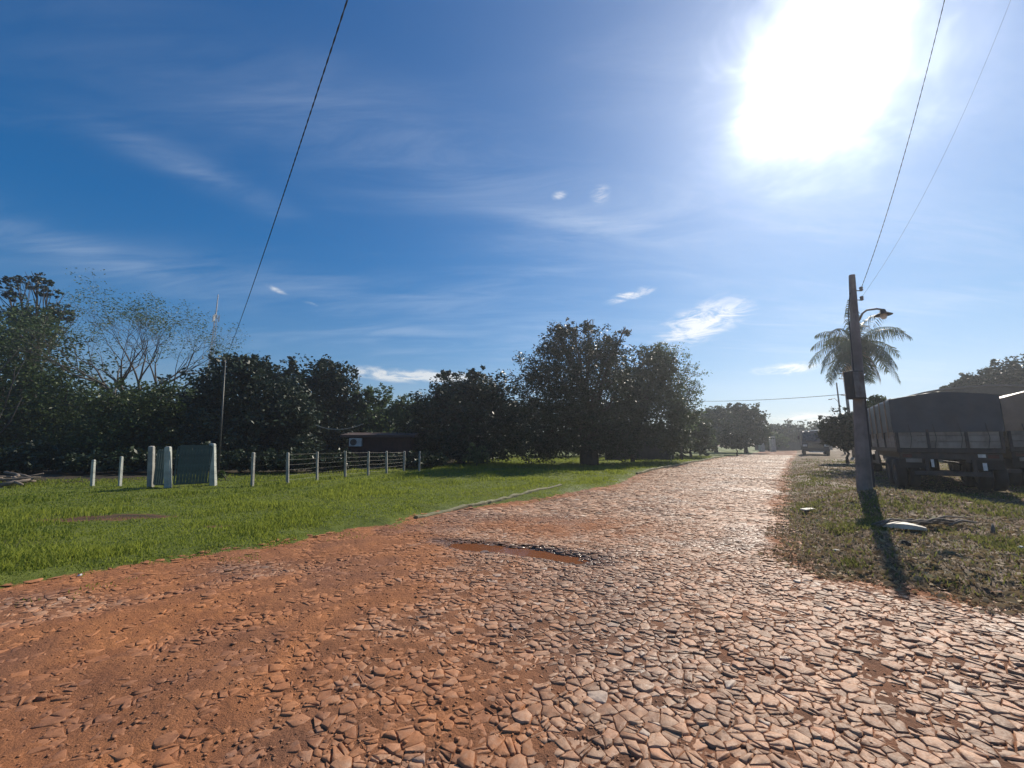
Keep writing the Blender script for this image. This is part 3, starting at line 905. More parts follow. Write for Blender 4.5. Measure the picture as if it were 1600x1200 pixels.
def tree(label, base, Y, lobes_px, leaf, n_clump=500, per=26, size=0.16, trunk_r=0.2, name='tree', group=None, seed=1, depth_k=0.9, bark='bark', stems=1, cat='tree', aspect=0.5, sig_k=0.16, twigs=0):
    """base: pixel column of the trunk; lobes in photograph pixels (px, py, rx, ry[, depth offset in metres]) at depth Y"""
    g = np.random.default_rng(seed)
    k = m_per_px(Y)
    bp_ = at(base, 692, Y)
    bz = zat(bp_.x, Y)
    root = empty(name, (bp_.x, Y, bz), 0, label, cat, group)
    lobes = []
    for lb in lobes_px:
        px, py, rx, ry = lb[:4]
        off = lb[4] if len(lb) > 4 else g.uniform(-0.3, 0.3) * rx * k
        p = at(px, py, Y + off)
        lobes.append(((p.x - bp_.x, p.y - Y, p.z - bz), (rx * k * 0.92, rx * k * depth_k, ry * k * 0.92)))
    me, cs = crown_mesh(lobes, int(n_clump * 1.5), per, size * 1.18, g, M[leaf], sig_k=sig_k, aspect=aspect)
    link_mesh('crown', me, root)
    # trunk with limbs into each lobe
    b = MB()
    top = max(c[2] for c, r in lobes)
    low = min(c[2] - r[2] for c, r in lobes)
    fork = max(0.5, min(top * 0.45, max(low, 0.12 * top) + 0.25 * (top - low)))
    for s in range(stems):
        ox = (s - (stems - 1) / 2) * trunk_r * 1.1
        pts = []
        for q_ in range(6):
            f = q_ / 5
            pts.append((ox * (1 + f * 0.8) + g.normal(0, 0.05) * (q_ > 0), g.normal(0, 0.05) * (q_ > 0), -0.15 + (fork + 0.15) * f))
        b.tube(pts, [trunk_r * (1.45 if q_ == 0 else 1.12 if q_ == 1 else 1 - 0.05 * q_) for q_ in range(6)], 9)
    for (c, r) in lobes:
        st = Vector((g.normal(0, trunk_r * 0.4), g.normal(0, trunk_r * 0.4), fork * g.uniform(0.72, 1.0)))
        en = Vector(c) + Vector((0, 0, r[2] * 0.3))
        pts, rr = [], []
        for q_ in range(6):
            f = q_ / 5
            p = st.lerp(en, f) + Vector((g.normal(0, .12), g.normal(0, .12), 0.25 * math.sin(f * 3.14))) * (0 < q_ < 5) * min(r)
            pts.append(p); rr.append(max(0.02, trunk_r * 0.55 * (1 - f * 0.8)))
        b.tube(pts, rr, 6)
        for _ in range(4 + twigs):
            d = Vector(g.normal(0, 1, 3)); d.z = abs(d.z); d.normalize()
            e2 = Vector(c) + Vector((d.x * r[0], d.y * r[1], d.z * r[2])) * g.uniform(0.8, 1.05)
            s2 = pts[g.integers(2, 6)]
            b.tube([s2, s2.lerp(e2, 0.5) + Vector(g.normal(0, .06, 3)) * min(r), e2], [trunk_r * 0.2, trunk_r * 0.12, 0.012], 5)
    b.build('trunk', M[bark], root, smooth=True)
    return root

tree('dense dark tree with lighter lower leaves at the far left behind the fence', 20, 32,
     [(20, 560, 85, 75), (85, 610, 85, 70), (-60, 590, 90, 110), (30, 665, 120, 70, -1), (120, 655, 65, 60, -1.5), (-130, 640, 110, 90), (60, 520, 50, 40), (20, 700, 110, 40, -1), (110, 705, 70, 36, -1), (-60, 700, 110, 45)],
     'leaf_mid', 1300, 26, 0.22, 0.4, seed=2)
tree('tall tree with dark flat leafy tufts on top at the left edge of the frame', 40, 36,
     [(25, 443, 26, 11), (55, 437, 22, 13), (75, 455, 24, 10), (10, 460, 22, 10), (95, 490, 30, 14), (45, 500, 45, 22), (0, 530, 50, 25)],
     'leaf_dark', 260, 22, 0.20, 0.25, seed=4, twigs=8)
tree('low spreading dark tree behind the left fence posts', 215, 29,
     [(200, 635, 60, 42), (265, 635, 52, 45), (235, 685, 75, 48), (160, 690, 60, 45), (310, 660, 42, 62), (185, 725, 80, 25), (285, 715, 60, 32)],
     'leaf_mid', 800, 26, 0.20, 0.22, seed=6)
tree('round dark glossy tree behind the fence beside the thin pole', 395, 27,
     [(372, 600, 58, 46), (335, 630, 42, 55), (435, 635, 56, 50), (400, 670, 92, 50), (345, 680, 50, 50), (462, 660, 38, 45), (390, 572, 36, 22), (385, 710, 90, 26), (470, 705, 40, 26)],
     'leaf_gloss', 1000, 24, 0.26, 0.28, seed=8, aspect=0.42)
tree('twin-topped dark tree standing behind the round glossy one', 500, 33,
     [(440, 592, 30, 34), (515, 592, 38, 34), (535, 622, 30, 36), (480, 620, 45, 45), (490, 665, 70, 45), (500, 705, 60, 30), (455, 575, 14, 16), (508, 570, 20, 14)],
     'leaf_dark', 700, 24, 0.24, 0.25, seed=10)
tree('pale feathery young tree in the gap between the dark trees', 590, 34,
     [(580, 620, 15, 30), (600, 630, 15, 34), (562, 636, 20, 30), (622, 638, 18, 26), (645, 640, 16, 26), (590, 662, 46, 36), (640, 660, 24, 30), (600, 700, 60, 30)],
     'leaf_pale', 700, 22, 0.20, 0.12, seed=12)
tree('broad dark tree with a flat top left of the big roadside tree', 720, 30,
     [(722, 612, 46, 34), (690, 632, 46, 38), (765, 618, 42, 36), (720, 660, 78, 48), (662, 648, 26, 26), (785, 655, 46, 55), (690, 700, 60, 30), (700, 588, 18, 12), (745, 584, 20, 12), (650, 690, 40, 34), (750, 705, 60, 26)],
     'leaf_gloss', 900, 24, 0.24, 0.26, seed=14, aspect=0.42)
tree('biggest roadside tree with a thick multi-stemmed trunk on the lawn', 920, 28,
     [(880, 552, 52, 44), (930, 552, 44, 40), (838, 592, 40, 44), (900, 610, 82, 58), (962, 592, 34, 46), (862, 655, 62, 42), (935, 660, 66, 40), (818, 650, 30, 45, 1), (890, 520, 34, 18), (955, 540, 22, 22), (905, 690, 80, 24), (845, 698, 50, 30), (965, 695, 50, 24), (800, 690, 26, 36, 1.5), (985, 620, 26, 44), (870, 515, 16, 14), (920, 508, 18, 13), (975, 520, 14, 12)],
     'leaf_dark', 1500, 26, 0.17, 0.26, seed=16, stems=3, aspect=0.4, twigs=6)
tree('tall greyish tree right of the biggest tree with a slim bare trunk', 988, 31,
     [(1005, 585, 36, 46), (1035, 610, 36, 48), (1000, 640, 48, 45), (1060, 645, 26, 42), (1020, 560, 30, 24), (1010, 680, 55, 24), (1050, 685, 40, 22), (1040, 575, 24, 26), (975, 600, 22, 40)],
     'leaf_far', 760, 24, 0.18, 0.14, seed=18, twigs=5)
tree('thin half-bare tree at the right end of the left tree row', 1062, 36,
     [(1045, 560, 28, 26), (1070, 590, 26, 30), (1085, 612, 18, 22), (1060, 625, 30, 25), (1030, 545, 20, 14), (1070, 650, 30, 30)],
     'leaf_pale', 260, 14, 0.15, 0.12, seed=20, twigs=16, bark='bark_pale')
tree('low bushy tree at the verge end of the left tree row', 1078, 42,
     [(1070, 660, 24, 26), (1092, 672, 22, 20), (1060, 685, 22, 14), (1085, 690, 26, 10)], 'leaf_far', 380, 22, 0.22, 0.12, seed=22)
tree('far broad tree left of the end of the road', 1165, 62,
     [(1165, 648, 26, 18), (1185, 662, 14, 17), (1140, 665, 40, 20), (1172, 675, 26, 20), (1190, 678, 16, 16), (1150, 640, 16, 12), (1120, 678, 30, 18)], 'leaf_far', 460, 20, 0.38, 0.25, seed=24, group=None)
tree('far smaller tree behind the hedge left of the road', 1118, 64,
     [(1120, 650, 22, 16), (1100, 662, 22, 18), (1130, 672, 30, 18)], 'leaf_far', 340, 20, 0.38, 0.25, seed=26)
tree('clipped dome-shaped shrub near the far end of the lawn', 1150, 50, [(1140, 684, 16, 13), (1158, 686, 16, 12), (1148, 694, 26, 8)], 'leaf_dark', 220, 20, 0.24, 0.08, 'shrub', seed=28, cat='shrub')
tree('loose pale shrub on the lawn before the far trees', 1092, 48, [(1085, 690, 16, 9), (1104, 688, 14, 10), (1095, 696, 24, 6)], 'leaf_pale', 180, 18, 0.22, 0.06, 'shrub', seed=30, cat='shrub')
tree('distant low trees closing the far end of the road', 1235, 88,
     [(1215, 672, 14, 13), (1240, 672, 16, 15), (1262, 676, 14, 12), (1232, 686, 36, 10), (1225, 676, 20, 14), (1255, 684, 24, 12), (1275, 672, 14, 14), (1205, 678, 14, 14)], 'leaf_far', 320, 18, 0.5, 0.3, seed=32)
tree('distant pale thicket beside the two white posts', 1200, 80, [(1195, 684, 14, 14), (1212, 688, 16, 10)], 'leaf_pale', 180, 18, 0.45, 0.15, seed=33)
tree('round dark tree between the far truck and the street lamp pole', 1322, 28,
     [(1312, 668, 22, 22), (1296, 680, 14, 16), (1332, 664, 16, 24), (1318, 688, 24, 14)], 'leaf_gloss', 420, 24, 0.17, 0.09, seed=34)
tree('dark tree rising behind the curved shed roof on the right', 1560, 36,
     [(1525, 598, 30, 20), (1575, 590, 42, 28), (1635, 592, 50, 42), (1500, 606, 22, 13), (1560, 620, 60, 24), (1690, 600, 60, 50)], 'leaf_gloss', 700, 24, 0.26, 0.3, seed=36)
tree('bright leafy young tree peeking out behind the lamp pole', 1368, 25,
     [(1370, 632, 15, 15), (1358, 645, 12, 14), (1380, 645, 14, 14)], 'leaf_pale', 160, 22, 0.17, 0.07, seed=38)
tree('dark bush in the yard beyond the right-hand trailers', 1620, 30, [(1590, 690, 40, 22), (1650, 680, 60, 36), (1560, 700, 30, 14)], 'leaf_dark', 300, 22, 0.24, 0.1, 'shrub', seed=40, cat='shrub')
tree('small shrub with pale blossom under the broad dark tree', 745, 26, [(745, 706, 14, 16), (735, 718, 16, 9), (757, 716, 12, 10)], 'leaf_pale', 70, 16, 0.12, 0.04, 'shrub', seed=42, cat='shrub')
tree('leafy weed clump at the foot of the right gate post', 345, 15.0, [(345, 745, 8, 9), (352, 752, 9, 6), (338, 752, 7, 6)], 'leaf_pale', 40, 16, 0.08, 0.02, 'weed_clump', seed=43, cat='weed')
for k, (px, py, rx, ry, Yd) in enumerate(((-50, 722, 60, 26, 20.5), (60, 720, 55, 24, 20.5), (140, 728, 40, 20, 20), (215, 724, 45, 22, 20.5), (300, 722, 45, 24, 20.5), (380, 725, 40, 20, 20.5), (455, 722, 42, 20, 21), (525, 724, 36, 18, 22), (600, 722, 40, 14, 23.5), (660, 722, 36, 16, 24))):  # shrubs added to fill the deep shade behind the fence with dark leaves
    tree(('added dark shrub filling the shade below the dense tree at the far left', 'added dark shrub filling the shade behind the brushwood heap', 'added dark shrub filling the shade behind the two pale fence posts', 'added dark shrub filling the shade behind the narrow side gate', 'added dark shrub filling the shade behind the wide gate',
          'added dark shrub filling the shade behind the first grey fence post', 'added dark shrub filling the shade behind the second and third grey fence posts', 'added dark shrub filling the shade beside the air conditioner', 'added low dark shrub filling the shade in front of the red house wall', 'added dark shrub filling the shade behind the last grey fence posts')[k],
         px, Yd, [(px, py, rx, ry), (px - rx * 0.5, py + 6, rx * 0.6, ry * 0.8), (px + rx * 0.5, py + 4, rx * 0.6, ry * 0.8)], 'leaf_dark', 150, 22, 0.2, 0.05, 'shrub', 'shrubs added to darken the ground behind the fence', seed=100 + k, cat='shrub')
# far wood that closes the gaps behind the left trees
g = np.random.default_rng(90)
lobes = []
for px in range(-420, 1090, 34):
    Y = 46 + g.uniform(-3, 3)
    hgt = 96 if px < 330 else 78
    if 560 < px < 660: hgt = 60
    if px > 1000: hgt = 34
    p = at(px, 700 - hgt * 0.55, Y)
    lobes.append(((p.x, p.y, p.z), (3.2, 2.6, hgt * 0.5 * m_per_px(Y) * g.uniform(0.85, 1.1))))
    p = at(px + 10, 700, Y - 1)
    lobes.append(((p.x, p.y, 1.4), (3.0, 2.4, 1.9)))
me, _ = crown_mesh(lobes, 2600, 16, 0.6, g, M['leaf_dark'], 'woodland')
tag(link_mesh('woodland', me), kind='stuff')

# open tree with visible branches
def open_tree():
    g = random.Random(12)
    Y = 32
    bp_ = at(195, 692, Y)
    root = empty('tree', (bp_.x, Y, zat(bp_.x, Y)), 0, 'open spreading tree of bare branches with sparse feathery leaves behind the left fence', 'tree')
    b = MB()
    tips = []
    def grow(p, d, L, r, lev):
        n = 3
        pts, rr = [p], [r]
        for q_ in range(n):
            d = (d + Vector((g.gauss(0, .10), g.gauss(0, .10), g.gauss(0.0, .07)))).normalized()
            p = p + d * (L / n)
            pts.append(p); rr.append(r * (1 - 0.32 * (q_ + 1) / n))
        b.tube(pts, rr, 6 if lev < 2 else 4, cap=lev < 2)
        if lev >= 7 or r < 0.006:
            tips.append(p)
            return
        for k in range(3 if lev in (0, 1, 3) else 2):
            ang = R(g.uniform(16, 42))
            ax = d.orthogonal().normalized()
            ax.rotate(Matrix.Rotation(g.uniform(0, 6.28), 3, d))
            nd = d.copy()
            nd.rotate(Matrix.Rotation(ang, 3, ax))
            nd = (nd + Vector((0, 0, 0.06 if lev < 3 else 0.02))).normalized()
            grow(p, nd, L * g.uniform(0.68, 0.9), rr[-1] * 0.72, lev + 1)
    b.tube([(0, 0, -0.2), (0.1, 0, 2.0), (0.2, 0, 4.1)], [0.34, 0.27, 0.24], 9)
    for az_, el in ((10, 28), (75, 58), (160, 32), (215, 48), (300, 42), (345, 58), (185, 58), (20, 50)):
        d = Vector((math.cos(R(az_)) * math.cos(R(el)), math.sin(R(az_)) * math.cos(R(el)), math.sin(R(el))))
        grow(Vector((0.2, 0, 4.1)), d, 2.6, 0.14, 0)
    b.build('trunk', M['bark_pale'], root, smooth=True)
    gg = np.random.default_rng(4)
    cs = np.array([tuple(t_) for t_ in tips])
    cs = cs[gg.random(len(cs)) < 0.7]
    V, t_ = leaves_np(cs, 0.30, 17, 0.15, gg, flat=0.4, droop=0.1, aspect=0.4)
    me = np_mesh('crown', V, [np.arange(len(V)).reshape(-1, 4)], M['leaf_pale'], {'tone': t_})
    link_mesh('crown', me, root)
open_tree()
# dead pale branches at the left edge
b = MB()
g = random.Random(8)
Y = 27
p0 = at(-20, 690, Y)
rt = empty('dead_branch', (p0.x, Y, 0), 0, 'pale dead branching limb in front of the dark tree at the left edge', 'branch')
for (ax, ay, bx, by) in ((-30, 740, 5, 640), (5, 640, 40, 560), (5, 640, 46, 628), (-10, 690, 35, 620), (-20, 600, 30, 545), (20, 600, 24, 572), (25, 700, 45, 690)):
    a1, a2 = at(ax, ay, Y) - Vector((p0.x, Y, 0)), at(bx, by, Y - 0.5) - Vector((p0.x, Y, 0))
    m_ = a1.lerp(a2, 0.5) + Vector((g.uniform(-.2, .2), 0, g.uniform(-.2, .2)))
    b.tube([a1, m_, a2], [0.045, 0.035, 0.012], 5)
b.build('limb', M['bark_pale'], rt, smooth=True)

# ------------------------------------------------------------------ palm
def palm():
    Y = 25.5
    c = at(1336, 541, Y)
    bx = at(1344, 692, Y).x
    bz = zat(bx, Y)
    root = empty('palm_tree', (bx, Y, bz), 0, 'feather palm with drooping fronds behind the street lamp pole', 'palm tree')
    H = c.z - bz
    dx = c.x - bx
    b = MB()
    pts = [(dx * f * f, 0, -0.2 + (H + 0.2) * f) for f in [k / 14 for k in range(15)]]
    b.tube(pts, [0.19 - 0.06 * k / 14 + 0.012 * (k % 2) for k in range(15)], 12)
    b.build('trunk', M['bark_pale'], root, smooth=True)
    g = random.Random(5)
    for k in range(34):
        a = k * 2.399 + g.uniform(-.2, .2)
        el = R(84 - 124 * (k / 33) + g.uniform(-12, 12))
        L = g.uniform(2.5, 3.35)
        p = Vector((dx, 0, H))
        d = Vector((math.cos(a) * math.cos(el), math.sin(a) * math.cos(el), math.sin(el)))
        hz = Vector((math.cos(a), math.sin(a), 0))
        side = Vector((-hz.y, hz.x, 0))
        pts = [p]
        N = 22
        for s in range(N):
            d = (d + Vector((0, 0, -0.075 - 0.05 * s / N))).normalized()
            p = p + d * (L / N)
            pts.append(p)
        f = MB()
        f.tube(pts, [0.028 * (1 - s / (N + 2)) for s in range(N + 1)], 4, cap=False)
        for s in range(3, N + 1):
            q_ = pts[s]
            t_ = s / N
            ll = 0.82 * math.sin(math.pi * (0.12 + 0.82 * t_)) + 0.12
            for sg in (-1, 1):
                for rep_ in range(2):
                    q2 = q_.lerp(pts[s - 1], rep_ * 0.5)
                    dd = (side * sg * g.uniform(0.6, 1.0) + d * 0.45 + Vector((0, 0, g.uniform(-0.75, 0.1)))).normalized()
                    e1 = q2 + dd * ll * 0.55
                    e2 = q2 + dd * ll * 0.85 + Vector((0, 0, -ll * g.uniform(0.25, 0.6)))
                    w = d * 0.028
                    f.add([q2 - w, q2 + w, e1 + w * 1.1, e1 - w * 1.1, e2], [(0, 1, 2, 3), (3, 2, 4)])
        o = f.build('frond', M['dry' if k > 30 else 'palm_leaf'], root)
        at_ = o.data.attributes.new('tone', 'FLOAT', 'POINT')
        tv = g.random()
        at_.data.foreach_set('value', np.full(len(o.data.vertices), tv, np.float32))
palm()

# ------------------------------------------------------------------ fence, gate, thin pole
def post_mesh(b, h, w, g, lean=(0, 0)):
    """weathered square post, slightly tapered with a worn top; base at the origin"""
    rings = []
    for (z, k) in ((-0.25, 1.06), (0.0, 1.04), (h * 0.5, 1.0), (h - 0.03, 0.96), (h, 0.72)):
        rings.append([((sx * w / 2 * k) + lean[0] * z / h + g.uniform(-.006, .006), (sy * w / 2 * k) + lean[1] * z / h + g.uniform(-.006, .006), z + (g.uniform(-.015, .015) if z == h else 0)) for sx, sy in ((-1, -1), (1, -1), (1, 1), (-1, 1))])
    o = len(b.v)
    for r in rings: b.v += r
    for e in range(4):
        for k in range(4):
            b.f.append((o + e * 4 + k, o + e * 4 + (k + 1) % 4, o + (e + 1) * 4 + (k + 1) % 4, o + (e + 1) * 4 + k))
    b.f.append((o + 16, o + 17, o + 18, o + 19))
g = random.Random(21)
def fence(posts, label, wires, start=None, end=None, w=0.085, matk='concrete'):
    """posts: (base px, base py, top px, top py)"""
    W0 = gp(posts[0][0], posts[0][1])
    root = empty('wire_fence', (W0[0], W0[1], 0), 0, label, 'fence')
    tops = []
    for (bx, by, tx, ty) in posts:
        X, Yp = gp(bx, by, 0.06)
        tp = at(tx, ty, Yp)
        z = zat(X, Yp)
        b = MB()
        post_mesh(b, tp.z - z, w * g.uniform(0.9, 1.1), g, (tp.x - X, 0))
        o = b.build('post', M[matk], root)
        o.location = (X - W0[0], Yp - W0[1], z)
        o.rotation_euler = (0, 0, g.uniform(-.2, .2))
        tops.append((Vector((X - W0[0], Yp - W0[1], z)), tp - Vector((W0[0], W0[1], 0))))
    if start: tops.insert(0, tuple(Vector(v) - Vector((W0[0], W0[1], 0)) for v in start))
    for fr in wires:
        pts = []
        for (a, c) in zip(tops[:-1], tops[1:]):
            p, q_ = a[0].lerp(a[1], fr) + Vector((0, -w * 0.6, 0)), c[0].lerp(c[1], fr) + Vector((0, -w * 0.6, 0))
            for s in range(6):
                f = s / 6
                pts.append(p.lerp(q_, f) + Vector((0, 0, -0.014 * 4 * f * (1 - f))))
        pts.append(q_)
        MB().tube(pts, 0.003, 4).build('wire', M['wire'], root)
    return root
gpx = [(235, 763, 238, 697, 0.145), (262, 764, 264, 698, 0.16), (333, 760, 333, 693, 0.17)]
GATE = []
for i_, ((bx, by, tx, ty, w), lb) in enumerate(zip(gpx, ('weathered concrete post on the left of the narrow side gate', 'mossy concrete post between the narrow gate and the wide gate', 'whitish concrete post at the right end of the wide gate'))):
    X, Yp = gp(bx, by, 0.06)
    tp = at(tx, ty, Yp)
    z = zat(X, Yp)
    b = MB()
    post_mesh(b, tp.z - z, w, g, (tp.x - X, 0))
    o = b.build('gate_post', M['concrete' if i_ == 0 else 'whitewash'], None, bevel=0.012)
    o.location = (X, Yp, z)
    o.rotation_euler = (0, 0, R(12))
    tag(o, lb, 'gate post', 'concrete gate posts')
    GATE.append((Vector((X, Yp, z)), tp))
fence([(394, 760, 396, 707), (449, 757, 450, 707), (495, 751, 496, 706), (539, 747, 540, 705), (575, 743, 576, 705), (604, 740, 604, 705), (631, 737, 632, 705), (655, 737, 656, 705)],
      'long wire fence on grey concrete posts right of the gate', (0.95, 0.78, 0.62, 0.46, 0.30, 0.15), start=(GATE[2][0], GATE[2][1]))
fence([(144, 760, 147, 718), (187, 760, 190, 713)], 'short wire fence on two pale posts left of the gate', (0.92, 0.72, 0.52, 0.3), w=0.08, matk='whitewash')
def gate(pa_, pb_, label, hgt):
    a, c = pa_.copy(), pb_.copy()
    d = (c - a); d.z = 0
    L = d.length
    u = d / L
    root = empty('gate', (a.x, a.y, a.z), math.atan2(u.y, u.x), label, 'gate')
    x0, x1 = 0.14, L - 0.14
    f = MB()
    for zz in (0.10, hgt * 0.5, hgt):
        f.box(((x0 + x1) / 2, 0, zz), (x1 - x0, 0.045, 0.045))
    for xx in (x0, x1):
        f.box((xx, 0, (hgt + 0.1) / 2), (0.046, 0.046, hgt - 0.046 * 3))
    f.build('frame', M['gate'], root)
    n = max(3, int((x1 - x0) / 0.085))
    me = None
    for k in range(1, n):
        if me is None:
            o = MB().box((0, 0, 0), (0.080, 0.018, hgt - 0.05)).build('bar', M['gate'], root)
            me = o.data
        else:
            o = link_mesh('bar', me, root)
        o.location = (x0 + (x1 - x0) * k / n, -0.034, hgt / 2 + 0.09)
gate(GATE[1][0], GATE[2][0], 'wide dark green gate of upright metal bars', GATE[2][1].z - 0.22)
gate(GATE[0][0], GATE[1][0], 'narrow dark side gate between two concrete posts', GATE[1][1].z - 0.25)
# thin leaning pole with the service cable
X, Yp = gp(341, 745, 0.06)
tp = at(352, 562, Yp + 0.3)
rt = empty('thin_pole', (X, Yp, zat(X, Yp)), 0, 'thin leaning grey metal pole beside the gate post carrying a cable', 'pole')
top_l = tp - rt.location
MB().tube([(0, 0, -0.2), top_l * 0.5, top_l], [0.042, 0.036, 0.03], 10).build('shaft', M['wire'], rt, smooth=True)
MB().box(tuple(top_l * 0.985 + Vector((0, -0.05, 0))), (0.05, 0.09, 0.07)).build('cable_clamp', M['steel_dark'], rt)
# wires
def wire(p, q_, sag, r, label, twist=False, n=60, extra=1.0, name='overhead_cable', cat='cable', group=None):
    p, q_ = Vector(p), Vector(q_)
    base = p
    rt = MB()
    pts = [p.lerp(q_, f * extra) + Vector((0, 0, -sag * 4 * f * (1 - f))) for f in [k / n for k in range(n + 1)]]
    if twist:
        d = (q_ - p).normalized()
        a = d.orthogonal().normalized(); b_ = d.cross(a)
        L = (q_ - p).length * extra
        m_ = int(L / 0.05)
        for s in (0, math.pi):
            pp = []
            for k in range(m_ + 1):
                f = k / m_
                w = s + f * L * 2 * math.pi / 0.30
                pp.append(p.lerp(q_, f * extra) + Vector((0, 0, -sag * 4 * f * (1 - f))) + (a * math.cos(w) + b_ * math.sin(w)) * r * 0.9)
            rt.tube([v - base for v in pp], r, 5)
    else:
        rt.tube([v - base for v in pts], r, 6)
    o = rt.build(name, M['cable'])
    o.location = base
    return tag(o, label, cat, group)
e1 = at(523, 0, 4.2)
p = tp
wire(p, p + (e1 - p) * 1.7, 0.75, 0.0052, 'black twisted service cable rising from the thin pole to the top of the frame', True)

# ------------------------------------------------------------------ street lamp pole on the right
X, Yp = PX0, PY0
PZ = zat(X, Yp)
tp = at(1331, 430, Yp)
pole = empty('street_lamp_pole', (X, Yp, PZ), 0, 'tall concrete street lamp pole on the right verge with a meter box', 'lamp pole')
T = tp - Vector((X, Yp, PZ))
PK = Yp / F
def pole_at(py):
    f = (py - 757) / (430 - 757)
    return T * f
b = MB()
b.tube([Vector((0, 0, -0.3)), T * 0.02, T * 0.3, T * 0.6, T], [0.165, 0.160, 0.142, 0.115, 0.070], 10)
b.build('shaft', M['pole'], pole, bevel=0.004)
bx_ = pole_at(604)
b = MB(); b.box((bx_.x - 0.20, bx_.y - 0.12, bx_.z), (0.30, 0.26, 0.72)); mbx = b.build('meter_box', M['steel_dark'], pole, bevel=0.012)
MB().box((bx_.x - 0.20, bx_.y - 0.26, bx_.z), (0.26, 0.016, 0.66)).build('door', M['rim'], mbx, bevel=0.004)
for yy in (0.22, -0.22):
    MB().tube([(bx_.x - 0.2 + 0.36 * math.cos(a) * 0.6, bx_.y + 0.22 * math.sin(a), bx_.z + yy) for a in [k * 0.4 for k in range(8)]], 0.012, 5).build('strap', M['rim'], pole)
# conduit down the pole
MB().tube([pole_at(590) + Vector((-0.05, -0.2, 0)), pole_at(680) + Vector((-0.02, -0.24, 0)), pole_at(750) + Vector((0, -0.27, 0))], 0.02, 6).build('conduit', M['steel_dark'], pole)
MB().tube([pole_at(460) + Vector((-0.12, -0.05, 0)), pole_at(500) + Vector((-0.22, -0.08, 0.1)), pole_at(560) + Vector((-0.20, -0.1, 0)), pole_at(590) + Vector((-0.2, -0.12, 0))], 0.014, 5).build('drop_cable', M['cable'], pole)
a0 = pole_at(497)
hd = at(1380, 490, Yp - 0.2) - Vector((X, Yp, PZ))
arm = [a0 + Vector((0.10, 0, -0.12)), a0 + Vector((0.20, -0.03, 0.08)), a0.lerp(hd, 0.45) + Vector((0, 0, 0.14)), hd + Vector((-0.15, 0, 0.13)), hd + Vector((0.02, 0, 0.10))]
MB().tube(arm, 0.026, 8).build('lamp_arm', M['rim'], pole, smooth=True)
head = MB().lathe([(0.03, 0.12), (0.055, 0.10), (0.07, 0.04), (0.13, 0.0), (0.19, -0.035), (0.185, -0.045), (0.07, -0.015)], 18, 'Z', tuple(hd)).build('lamp_shade', M['steel_dark'], pole, smooth=True)
MB().lathe([(0.0, -0.15), (0.045, -0.14), (0.07, -0.10), (0.08, -0.05), (0.065, -0.015)], 14, 'Z', tuple(hd)).build('lamp_glass', M['lens_clear'], head, smooth=True)
for k, (yy) in enumerate((455, 470)):
    q_ = pole_at(yy)
    MB().tube([q_, (q_.x + 0.13, q_.y - 0.11, q_.z - 0.05)], 0.014, 6).build('bracket', M['steel_dark'], pole)
    MB().lathe([(0.0, 0.06), (0.035, 0.055), (0.045, 0.02), (0.03, 0.0), (0.045, -0.03), (0.02, -0.06), (0.0, -0.06)], 12, 'Z', (q_.x + 0.13, q_.y - 0.11, q_.z)).build('insulator', M['rim'], pole, smooth=True)
P0 = Vector((X, Yp, PZ))
p = pole_at(455) + P0 + Vector((0.14, -0.12, 0.05))
e = at(1424, 110, 7.2)
wire(p, p + (e - p) * 2.6, 0.9, 0.0042, 'thick twisted power cable running from the lamp pole up past the sun', True)
p = pole_at(470) + P0 + Vector((0.14, -0.12, 0.05))
e = at(1432, 290, 9.0)
wire(p, p + (e - p) * 2.6, 0.5, 0.0022, 'thin single power wire from the lamp pole up to the right')

